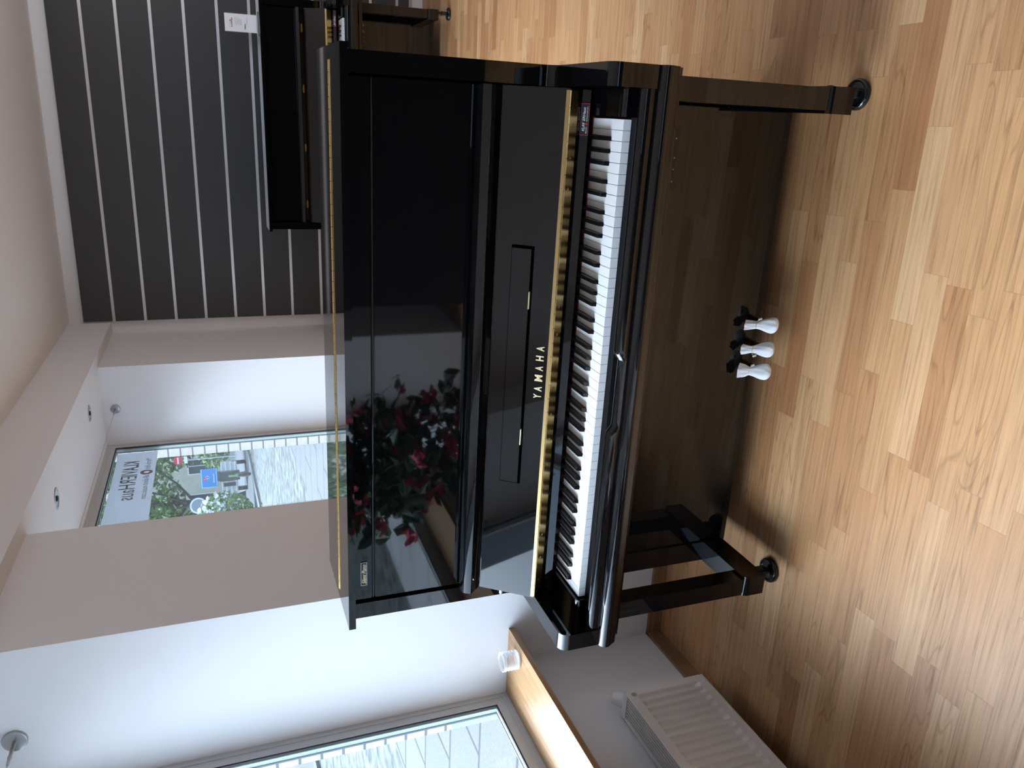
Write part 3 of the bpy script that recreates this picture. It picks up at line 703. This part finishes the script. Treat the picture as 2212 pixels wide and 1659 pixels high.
# ribbed clear jar on the sill
J = thing('ribbed_jar', 'small clear ribbed plastic jar standing on the oak sill', 'jar', (-.612, .555, ZSILL))
pr = [(0, .0015), (.030, .0015)]
for i in range(5):
    z = .004+i*.0115
    pr += [(.0325, z), (.0352, z+.003), (.0352, z+.0055), (.0322, z+.0095)]
pr += [(.0335, .0605), (.0352, .062), (.0352, .0635), (.0330, .0635), (.0318, .061)]
for i in reversed(range(5)):
    z = .004+i*.0115
    pr += [(.0308, z+.0095), (.0335, z+.0055), (.0335, z+.003), (.0308, z+.0005)]
pr += [(.0295, .0035), (0, .0035)]
lathe('jar_body', pr, 'acrylic', J, n=48, angle=60)

# ------------------------------------------------------------------ cable lights' wire, downlights
def wire(label, x, y, z, length, near):
    t = thing('tension_wire', label, 'wire', (x, y, z), 0)
    m = Matrix.Rotation(PI/2, 4, 'X')
    k = 1. if near else .85
    lathe('wall_plate', [(0, .0095*k), (.030*k, .0095*k), (.0335*k, .008*k), (.0350*k, .005*k), (.0350*k, 0), (0, 0)], 'steel', t, n=40, mtx=m)
    lathe('turnbuckle', [(0, .0), (.0055, .0), (.0055, .060), (.0062, .062), (.0062, .068), (.0050, .070), (.0045, .094), (.0030, .097), (0, .097)], 'steel', t, n=18, mtx=Matrix.Translation((0, -.008, 0)) @ m)
    tube('wire', [(0, -.10, 0), (0, -length, 0)], .0011, 'steel', t, n=6)
wire('thin steel wire with a round plate on the bright near window reveal', -.620, Y1B, 2.236, Y1B-Y1A, True)
wire('thin steel wire with a round plate on the far window reveal', -.590, Y2B, 2.226, Y2B-Y2A, False)
def downlight(label, x, y):
    t = thing('downlight', label, 'ceiling light', (x, y, ZS))
    lathe('ring', [(.036, -.0005), (.037, -.0030), (.044, -.0040), (.049, -.0026), (.0505, 0), (.036, 0)], 'steel', t, n=40)
    lathe('reflector', [(.0365, -.0012), (.024, -.0022), (.020, -.0016), (0, -.0016)], 'chrome', t, n=32)
    lathe('lamp', [(.0135, -.0022), (.0125, -.0060), (.008, -.0085), (0, -.0090)], 'rubber', t, n=24)
downlight('recessed steel downlight in the niche soffit, closest to the back wall', -.430, 3.12)
downlight('recessed steel downlight in the niche soffit, closest to the white pier', -.433, 1.985)

# banner hanging on the far window, lettering read from its back
B = thing('window_banner', 'white shop banner hanging behind the far window, its lettering seen mirrored', 'banner', (-.884, 2.96, 2.0))
box('banner_film', -.0006, .0006, -.56, .640, .0, .232, 'banner', B)
def btx(body, y, z, wd, hh, mt, **k): return text('banner_lettering', body, wd, hh, frame_mtx((.0008, y, z), (0, -1, 0), (0, 0, 1)), mt, B, depth=.0002, **k)
def mir(o, yc):
    for v in o.data.vertices: v.co.y = 2*yc-v.co.y
    o.data.flip_normals()
# mirrored text runs from the far side (right) towards the near side (left)
def mtx_text(body, yfar, z, wd, hh, mt, **k):
    m = Matrix(((0, 0, 1, .0008), (-1, 0, 0, yfar), (0, 1, 0, z), (0, 0, 0, 1)))
    o = text('banner_lettering', body, wd, hh, m, mt, B, depth=.0002, **k); return o
mtx_text('KLAV', .490, .098, .205, .088, 'bannerink', bold=.02)
mtx_text('I', .278, .098, .012, .088, 'bannerred', bold=.02)
mtx_text('ERHaus', .258, .098, .345, .088, 'bannerink')
mtx_text('Martin-Birk', .520, .030, .180, .034, 'bannerink')
mtx_text('all-about-music.com', .250, .030, .340, .034, 'bannerink')
lathe('banner_dot', [(.016, .0004), (.036, .0004), (.036, 0), (.016, 0)], 'bannerred', B, n=32, mtx=Matrix.Translation((.0006, .298, .048)) @ Matrix.Rotation(PI/2, 4, 'Y'), closed=True)
for y in (.56, -.48): tube('hanging_cord', [(0, y, .232), (0, y, .292)], .0015, 'greyink', B, n=6)
B2 = thing('window_banner', 'white shop banner on the near window, outside the picture above the sill', 'banner', (-.884, -.65, 2.0))
box("banner_film", -.0006, .0006, -1.2, 1.12, .0, .235, 'banner', B2)
for y in (1.0, -1.1): tube("hanging_cord", [(0, y, .235), (0, y, .292)], .0015, 'greyink', B2, n=6)

# price card on the far piano
C = thing('price_sign', 'white price card in a clear stand on top of the far piano', 'sign', (1.80, 4.10, 1.203), math.radians(-3))
tilt = Matrix.Rotation(math.radians(-8), 4, 'X')
cd = box('card', -.0525, .0525, -.0008, .0008, .010, .205, 'card', C); cd.matrix_local = tilt
box('stand', -.072, .072, -.045, .045, 0, .006, 'acrylic', C, bevel=.001)
box('stand_back', -.056, .056, .0012, .0030, .005, .206, 'acrylic', C).matrix_local = tilt
def ctx(body, x, z, wd, hh, mt, **k): return text('card_print', body, wd, hh, frame_mtx((x, -.0010, z), (1, 0, 0), (0, 0, 1)), mt, cd, depth=.0002, **k)
ctx('KLAVIERHaus', -.026, .158, .054, .0085, 'ink', bold=.02)
ctx('all-about-music.com', -.030, .173, .050, .0042, 'greyink')
lathe('card_dot', [(0, .0003), (.004, .0003), (.004, 0)], 'redlogo', cd, n=16, mtx=Matrix.Translation((.012, -.0008, .171)) @ Matrix.Rotation(PI/2, 4, 'X'))
ctx('YAMAHA', -.039, .077, .036, .0075, 'ink', bold=.03)
bm = bmesh.new(); rr = random.Random(2)
for i, z in enumerate((.140, .134, .128, .121, .115, .109, .103, .068)):
    x = -.02+rr.uniform(0, .012); box_bm(bm, x, x+rr.uniform(.03, .045), -.0011, -.0008, z-.0009, z+.0009)
link('card_print', bm, 'greyink', cd)
# cable on the floor at the far piano
tag(tube('power_cable', [(1.99, 4.51, .35), (1.99, 4.50, .10), (1.985, 4.40, .006), (1.98, 4.1, .005), (1.955, 3.88, .005)], .0032, 'rubber'), 'thin black cable running down beside the far piano leg', 'cable')

# ------------------------------------------------------------------ flowering pot plant (seen in the piano's upper panel)
def leaf_cloud(name, mat, pts, size, rnd, parent, fold=.25):
    bm = bmesh.new()
    for p in pts:
        s = size*rnd.uniform(.7, 1.3); u = Vector((rnd.gauss(0, 1), rnd.gauss(0, 1), rnd.gauss(0, .6))).normalized()
        w = u.cross(Vector((rnd.gauss(0, 1), rnd.gauss(0, 1), rnd.gauss(0, 1)))).normalized(); nn = u.cross(w)
        p = Vector(p); a = p-u*s*.5; b = p+u*s*.5
        v = [bm.verts.new(q) for q in (a, p-u*s*.15+w*s*.30+nn*s*fold*.4, p+u*s*.2+w*s*.22+nn*s*fold*.4, b, p+u*s*.2-w*s*.22+nn*s*fold*.4, p-u*s*.15-w*s*.30+nn*s*fold*.4)]
        bm.faces.new((v[0], v[1], v[2], v[3])); bm.faces.new((v[0], v[3], v[4], v[5]))
    return link(name, bm, mat, parent)
rnd = random.Random(11)
PL = thing('potted_plant', 'potted plant with dark leaves and red flowers on the near sill, mirrored in the piano', 'plant', (-.66, -1.36, ZSILL))
lathe('pot', [(0, 0), (.075, 0), (.10, .15), (.106, .15), (.106, .17), (.094, .17), (.090, .15), (0, .15)], 'terra', PL, n=32)
lathe('soil', [(0, .155), (.091, .155)], 'soil', PL, n=24)
bm = bmesh.new(); tips = []
for i in range(46):
    a = rnd.uniform(0, 2*PI); rr_ = rnd.uniform(.15, .5); h = rnd.uniform(.05, .62)-rr_*.25
    e = Vector((.18+rr_*math.cos(a)*.55, rr_*math.sin(a)*1.0, .12+h))
    if e.x < -.05: e.x = -.05+rnd.uniform(0, .1)
    pts = [Vector((rnd.uniform(-.03, .03), rnd.uniform(-.03, .03), .15)), Vector((e.x*.4, e.y*.4, .30+h*.5)), e]
    q = [pts[0].lerp(pts[1], t).lerp(pts[1].lerp(pts[2], t), t) for t in [k/7 for k in range(8)]]
    tube_bm(bm, q, [.0045-.0004*k for k in range(8)], 5); tips.append(q)
for i in range(26):
    e = Vector((rnd.uniform(.22, .48), rnd.uniform(-.5, .5), rnd.uniform(-.28, .18)))
    p0 = Vector((rnd.uniform(-.03, .03), rnd.uniform(-.03, .03), .15)); p1 = Vector((e.x*.7, e.y*.6, .42))
    q = [p0.lerp(p1, t).lerp(p1.lerp(e, t), t) for t in [k/7 for k in range(8)]]
    tube_bm(bm, q, [.0045-.0004*k for k in range(8)], 5); tips.append(q)
link('stems', bm, 'bark', PL, smooth='auto')
lp = []; fp = []
for q in tips:
    for k in range(18):
        c = q[rnd.choice((3, 4, 5, 6, 7, 7))]; lp.append(c+Vector((rnd.gauss(0, .045), rnd.gauss(0, .045), rnd.gauss(0, .04))))
    if rnd.random() < .85:
        c = q[-1]+Vector((rnd.gauss(0, .03), rnd.gauss(0, .03), rnd.gauss(0, .03)))
        for k in range(9): fp.append(c+Vector((rnd.gauss(0, .022), rnd.gauss(0, .022), rnd.gauss(0, .022))))
lp = [p for p in lp if p.x > -.10 and abs(p.y) < .52 and not (p.z < .02 and p.x < .14)]
leaf_cloud('leaves', 'leafd', lp, .085, rnd, PL); leaf_cloud('flowers', 'pink', fp, .056, rnd, PL)

# ------------------------------------------------------------------ outside
def gz(y): return max(-.02, min(.42, .42+.185*(y+.5)))+.028*max(0., y-2.)
def strip(name, x0, x1, mat, label, dz=0., ya=-30., yb=70.):
    bm = bmesh.new(); rows = []
    for y in [ya]+[q for q in (-2.878, -.5, 2.) if ya < q < yb]+[yb]:
        rows.append([bm.verts.new((x, y, gz(y)+dz-d)) for d in (0, .3) for x in (x0, x1)])
    for a, c in zip(rows[:-1], rows[1:]):
        bm.faces.new((a[0], a[1], c[1], c[0])); bm.faces.new((a[2], c[2], c[3], a[3])); bm.faces.new((a[0], c[0], c[2], a[2])); bm.faces.new((a[1], a[3], c[3], c[1]))
    bm.faces.new((rows[0][0], rows[0][2], rows[0][3], rows[0][1])); bm.faces.new((rows[-1][0], rows[-1][1], rows[-1][3], rows[-1][2]))
    o = link(name, bm, mat); return struct(o, label)
M['apron'] = mat_paving('pale_apron', (.52, .52, .51), (.58, .58, .57), (.3, .3, .3), 1.0, .52)  # lighter ground, added to bounce light into reflections and ceiling
strip('ground_paving', -3.55, XO, 'paving', 'pale slab paving outside the windows', ya=.55)
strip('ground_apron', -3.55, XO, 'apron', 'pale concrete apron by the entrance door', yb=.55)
strip('ground_gravel', -7.85, -3.55, 'gravel', 'pale gravel strip beside the paving')
strip('ground_kerb', -8.15, -7.85, 'kerb', 'pale kerb at the edge of the street', dz=.05)
strip('ground_street', -60., -8.15, 'asphalt', 'pale asphalt street')
strip('ground_yard', XO, 40., 'asphalt', 'forecourt behind the photographer', dz=0., ya=-60., yb=YN-.15) if False else struct(box('ground_yard', XO, 40., -60., YN-.16, -.35, -.05, 'asphalt'), 'forecourt behind the photographer')
# fallen leaves along the kerb
bm = bmesh.new(); r4 = random.Random(4)
for i in range(260):
    y = r4.uniform(13, 26); x = -7.80+r4.gauss(0, .06); z = gz(y)+.004; s = r4.uniform(.03, .06); a = r4.uniform(0, 6.3)
    v = [bm.verts.new((x+s*math.cos(a+k*PI/2), y+s*math.sin(a+k*PI/2), z+(.012 if k % 2 else 0))) for k in range(4)]; bm.faces.new(v)
lo = tag(link('leaf_litter', bm, 'litter'), 'fallen brown leaves along the street kerb', 'leaves'); lo['kind'] = 'stuff'

def blob_pts(c, rad, n, rnd):
    out = []
    for _ in range(n):
        d = Vector((rnd.gauss(0, 1), rnd.gauss(0, 1), rnd.gauss(0, 1))).normalized()*rnd.uniform(.55, 1.)**.6
        out.append(Vector(c)+Vector((d.x*rad[0], d.y*rad[1], d.z*rad[2])))
    return out
r5 = random.Random(5)
# flowering bush
fx, fy = -9.25, 19.2; g0 = gz(fy)
FBU = thing('flowering_bush', 'green bush with white flowers at the street kerb', 'bush', (fx, fy, g0))
tube('stem', [(0, 0, 0), (.05, 0, .5), (0, .05, .9)], [.05, .04, .02], 'bark', FBU)
leaf_cloud('leaves', 'leafl', blob_pts((0, 0, .75), (.85, .75, .72), 1500, r5), .12, r5, FBU)
leaf_cloud('blossoms', 'petal', [p for p in blob_pts((0, 0, .9), (.88, .80, .64), 620, r5) if p.y < .25], .15, r5, FBU)
GR = tag(leaf_cloud('grass_verge', 'grass', [(r5.uniform(-10.4, -8.9), y, gz(y)+r5.uniform(0, .22)) for y in [r5.uniform(16.4, 18.2) for _ in range(900)]], .22, r5, None), 'rough green grass growing at the kerb below the flowering bush', 'grass'); GR['kind'] = 'stuff'
# delivery scooter
sy = 20.6; sg = gz(sy)
SC = thing('delivery_scooter', 'delivery scooter with a bright blue box parked on the street', 'scooter', (-8.55, sy, sg+.0), math.radians(22))
for y in (.15, 1.35): 
    wh = lathe('wheel', [(.10, -.05), (.22, -.055), (.26, -.03), (.26, .03), (.22, .055), (.10, .05)], 'scoot', SC, n=28, mtx=Matrix.Translation((0, y, .26)) @ Matrix.Rotation(PI/2, 4, 'Y'), closed=True)
    lathe('hub', [(0, -.04), (.11, -.04), (.11, .04), (0, .04)], 'silver', wh, n=18, mtx=Matrix.Translation((0, y, .26)) @ Matrix.Rotation(PI/2, 4, 'Y'))
bm = bmesh.new(); prism_bm(bm, [(-.05, .50), (.0, .86), (.75, .84), (.80, .55), (1.0, .34), (1.30, .55), (1.40, 1.02), (1.32, 1.06), (1.20, .70), (1.02, .46), (.6, .30), (.3, .42)], -.14, .14); link('body', bm, 'scoot', SC, bevel=.02)
box('tail_panel', -.03, .03, -.09, -.03, .30, .62, 'lime', SC, bevel=.02)
tube('handlebar', [(-.32, 1.30, 1.06), (0, 1.36, 1.10), (.32, 1.30, 1.06)], .02, 'scoot', SC)
bxo = box('delivery_box', -.26, .26, -.10, .44, .92, 1.37, 'blue', SC, bevel=.02)
each('box_edge', [(-.265, .265, -.105, .445, 1.33, 1.36), (-.265, -.245, -.106, -.09, .94, 1.34), (-.265, .265, -.105, .445, .93, .95)], 'cyan', bxo)
lm = frame_mtx((-.03, -.1045, 1.20), (.82, 0, .57), (-.57, 0, .82))
def logo_sq(nm, x0, x1, y0, y1, mt, dz=0.):
    bm = bmesh.new(); v, f = box_bm(bm, x0, x1, y0, y1, -.002+dz, .003+dz)
    for q in v: q.co = lm @ q.co
    return link(nm, bm, mt, bxo)
logo_sq('box_logo', -.005, .085, .005, .085, 'redlogo'); logo_sq('box_logo', -.005, .085, -.085, -.003, 'print'); logo_sq('box_logo', .002, .078, -.078, -.010, 'bluedk', .002)
for a, c in ((.04, .045), (.02, -.030), (.06, -.060)):
    lathe('logo_dot', [(0, .006), (.013, .006), (.013, 0)], 'print', bxo, n=14, mtx=lm @ Matrix.Translation((a, c, 0)))
text('box_lettering', "Domino's", .24, .045, frame_mtx((-.13, -.106, 1.00), (1, 0, 0), (0, 0, 1)), 'print', bxo, bold=.02, depth=.002)
# silver ribbed cart beside the scooter
cy_ = 22.4; cg = gz(cy_)
CA = thing('metal_cart', 'silver ribbed metal cart parked beside the blue delivery box', 'cart', (-9.35, cy_, cg), math.radians(22))
box('bed', -.46, .46, 0, 1.5, .30, .78, 'silver', CA, bevel=.02)
each('rib', [(-.47, .47, -.02, 1.5, z, z+.03) for z in (.34, .48, .62, .75)], 'plastic', CA)
box('slot', -.30, -.18, -.025, .05, .36, .72, 'scoot', CA)
for x in (-.42, .42): lathe('wheel', [(0, -.06), (.22, -.06), (.22, .06), (0, .06)], 'scoot', CA, n=24, mtx=Matrix.Translation((x, .7, .22)) @ Matrix.Rotation(PI/2, 4, 'Y'))
# street tree
ty = 24.2; tg = gz(ty)
TR = thing('street_tree', 'dark-trunked street tree with spreading branches', 'tree', (-11.0, ty, tg))
bm = bmesh.new(); tube_bm(bm, [(0, 0, 0), (0, 0, .9), (-.05, 0, 1.5), (.1, 0, 2.6), (.2, 0, 4.2)], [.26, .20, .17, .13, .07], 10)
for i in range(16):
    a = r5.uniform(0, 6.3); z = r5.uniform(1.3, 3.6); l = r5.uniform(1.0, 2.2)
    tube_bm(bm, [(.03, 0, z), (l*.5*math.cos(a), l*.5*math.sin(a), z+.35*l), (l*math.cos(a), l*math.sin(a), z+.9*l)], [.06, .035, .015], 6)
link('trunk', bm, 'bark', TR, smooth='auto')
leaf_cloud('foliage', 'leafm', blob_pts((.0, .3, 3.9), (1.7, 1.9, 2.0), 2000, r5), .20, r5, TR)
ROUND = thing('street_sign', 'round white-rimmed traffic sign in front of the dark tree trunk', 'sign', (-10.75, 23.5, gz(23.5)), math.radians(22))
tube('post', [(0, 0, 0), (0, 0, 1.75)], .03, 'shed', ROUND)
lathe('sign_disc', [(0, .012), (.26, .012), (.26, 0), (0, 0)], 'print', ROUND, n=36, mtx=Matrix.Translation((0, -.03, 1.52)) @ Matrix.Rotation(PI/2, 4, 'X'))
lathe('sign_face', [(0, .016), (.21, .016), (.21, .010), (0, .010)], 'shed', ROUND, n=36, mtx=Matrix.Translation((0, -.03, 1.52)) @ Matrix.Rotation(PI/2, 4, 'X'))
NE = thing('street_sign', 'round red traffic sign with a white bar beside the cream bricks', 'sign', (-12.05, 30.7, gz(30.7)), math.radians(22))
tube('post', [(0, 0, 0), (0, 0, 2.5)], .03, 'shed', NE)
lathe('sign_disc', [(0, .012), (.18, .012), (.18, 0), (0, 0)], 'redlogo', NE, n=36, mtx=Matrix.Translation((0, -.03, 2.22)) @ Matrix.Rotation(PI/2, 4, 'X'))
box('sign_bar', -.13, .13, -.05, -.04, 2.195, 2.245, 'print', NE); box('sign_plate', -.14, .14, -.05, -.035, 1.86, 1.99, 'print', NE)
# houses, shed, trees behind
def house(label, x, y, w, d, h, wall, rz):
    t = thing('house', label, 'house', (x, y, gz(y)-.2), rz)
    box('house_wall', -w/2, w/2, 0, d, 0, h, wall, t)
    bm = bmesh.new(); prism_bm(bm, [(-.4, h), (d/2, h+2.2), (d+.4, h)], -w/2-.3, w/2+.3); link('roof', bm, 'roof', t)
    for i in range(int(w//2.0)):
        for z in (1.0, 3.6):
            if z+1.3 > h: continue
            xx = -w/2+.8+i*2.0
            f = box('window', xx, xx+.95, -.03, .05, z, z+1.3, 'plastic', t); each('pane', [(xx+.06, xx+.45, -.04, -.02, z+.06, z+1.24), (xx+.50, xx+.89, -.04, -.02, z+.06, z+1.24)], 'pane', f)
    return t
house('beige rendered house across the street behind the delivery box', -17.5, 41., 9., 7., 5.4, 'render', math.radians(22))
house('cream house across the street behind the bush', -28., 38., 10., 7., 5.6, 'render', math.radians(35))
SH = thing('garden_shed', 'grey sheet-metal shed behind the flowering bush', 'shed', (-13.3, 20.6, gz(20.6)-.05), math.radians(30))
box('shed_wall', -1.1, 1.1, 0, 1.6, 0, 2.5, 'shed', SH); box('roof', -1.2, 1.2, -.1, 1.7, 2.5, 2.6, 'silver', SH)
def far_tree(label, x, y, r, h, mat, n=900):
    t = thing('background_tree', label, 'tree', (x, y, gz(y)-.1)); 
    tube('trunk', [(0, 0, 0), (0, .1, h*.4), (0, 0, h*.75)], [.22, .16, .08], 'bark', t)
    leaf_cloud('foliage', mat, blob_pts((0, 0, h*.62), (r, r, h*.42), n, r5), .34, r5, t)
for i, (x, y, r, h, mt, lb) in enumerate([(-13.2, 36., 1.7, 6.0, 'leafm', 'tree behind the red traffic sign'), (-16.2, 33.2, 1.5, 7.0, 'leafl', 'pale green tree left of the red traffic sign'), (-20.2, 35., 1.9, 7.5, 'leafm', 'tall green tree behind the dark street tree'),
        (-21.0, 29.8, 2.0, 6.5, 'leafl', 'bright green tree behind the shed'), (-26.5, 31., 2.4, 7.0, 'leafm', 'green tree at the far left of the street view'), (-15., 10., 2.2, 6., 'leafm', 'green tree across the street from the near window')]):
    far_tree(lb, x, y, r, h, mt, 1100)
for i, (x, y) in enumerate([(-13.2, 38.), (-23., 36.)]):
    HB = tag(leaf_cloud('hedge', 'leafl', blob_pts((x, y, gz(y)+.8), (2.4, 1.2, 1.1), 900, r5), .3, r5, None), ['low green hedge below the beige house', 'green hedge in front of the cream house'][i], 'hedge')

# ------------------------------------------------------------------ light
wd = bpy.data.worlds.new('sky'); S.world = wd; wd.use_nodes = True; nt = wd.node_tree
bgd = nt.nodes['Background']; tc = nt.nodes.new('ShaderNodeTexCoord'); sp = nt.nodes.new('ShaderNodeSeparateXYZ'); L(nt, tc.outputs['Generated'], sp.inputs[0])
base = ramp(nt, sp.outputs[2], [(0., (.70, .88, 1.12)), (.5, (.54, .80, 1.15)), (1., (.45, .74, 1.15))])
# bright thin cloud where the hidden sun stands, across the street
dp = nt.nodes.new('ShaderNodeVectorMath'); dp.operation = 'DOT_PRODUCT'; L(nt, tc.outputs['Generated'], dp.inputs[0]); dp.inputs[1].default_value = Vector((-.80, .06, .56)).normalized()
lobe = math_node(nt, 'POWER', math_node(nt, 'MAXIMUM', dp.outputs['Value'], 0.), SKY_N)
mb = nt.nodes.new('ShaderNodeVectorMath'); mb.operation = 'SCALE'; L(nt, base, mb.inputs[0]); mb.inputs['Scale'].default_value = SKY_BASE
ml = nt.nodes.new('ShaderNodeVectorMath'); ml.operation = 'SCALE'; ml.inputs[0].default_value = (.85, .97, 1.17); L(nt, math_node(nt, 'MULTIPLY', lobe, SKY_LOBE), ml.inputs['Scale'])
ad = nt.nodes.new('ShaderNodeVectorMath'); ad.operation = 'ADD'; L(nt, mb.outputs[0], ad.inputs[0]); L(nt, ml.outputs[0], ad.inputs[1])
L(nt, ad.outputs[0], bgd.inputs[0]); bgd.inputs[1].default_value = 1.
def portal(name, loc, rot, sx, sy):
    l = bpy.data.lights.new(name, 'AREA'); l.shape = 'RECTANGLE'; l.size = sx; l.size_y = sy; l.cycles.is_portal = True
    o = bpy.data.objects.new(name, l); COL.objects.link(o); o.location = loc; o.rotation_euler = rot; return o
portal('daylight_near_window', (XF-.10, (Y1A+Y1B)/2, 1.47), (0, -PI/2, 0), 1.65, Y1B-Y1A)
portal('daylight_far_window', (XF-.10, (Y2A+Y2B)/2, 1.47), (0, -PI/2, 0), 1.65, Y2B-Y2A)

for i, (x, y, k) in enumerate([(2.9, 2.7, .9)]):  # added fill globe, standing in for ceiling spots and brightening the ceiling
    t = thing('globe_lamp', ['lit opal globe lamp hanging nearest the back wall, outside the picture', ][i], 'lamp', (x, y, ZC))
    lathe('ceiling_rose', [(0, -.03), (.05, -.025), (.055, 0), (0, 0)], 'enamel', t, n=28)
    tube('cord', [(0, 0, -.03), (0, 0, -.24)], .004, 'enamel', t)
    gm, gnt, gb = newmat('opal_glow'); gb.inputs['Base Color'].default_value = (.8, .8, .8, 1); gb.inputs['Emission Color'].default_value = (.95, .95, 1., 1); gb.inputs['Emission Strength'].default_value = FILL_LAMP*k
    bm = bmesh.new(); bmesh.ops.create_uvsphere(bm, u_segments=32, v_segments=16, radius=.15, matrix=Matrix.Translation((0, 0, -.38))); link('globe', bm, gm, t, smooth=True)
# ------------------------------------------------------------------ camera (held upright on its side)
right = Vector((.0432880, -.3520787, -.9349688)); up = Vector((.9527746, .2961064, -.0673916)); fwd = Vector((-.3005774, .8878973, -.3482695))
cam = bpy.data.cameras.new('camera'); cam.sensor_fit = 'HORIZONTAL'; cam.sensor_width = 36.; cam.lens = 27.4635; cam.clip_start = .05; cam.clip_end = 300.
co = bpy.data.objects.new('camera', cam); COL.objects.link(co)
co.matrix_world = Matrix(((right.x, up.x, -fwd.x, 1.175033), (right.y, up.y, -fwd.y, -1.641543), (right.z, up.z, -fwd.z, 1.583214), (0, 0, 0, 1)))
S.camera = co
S.view_settings.view_transform = 'Standard'; S.view_settings.look = 'None'; S.view_settings.gamma = 1.; S.view_settings.use_curve_mapping = False
S.view_settings.exposure = 1.2
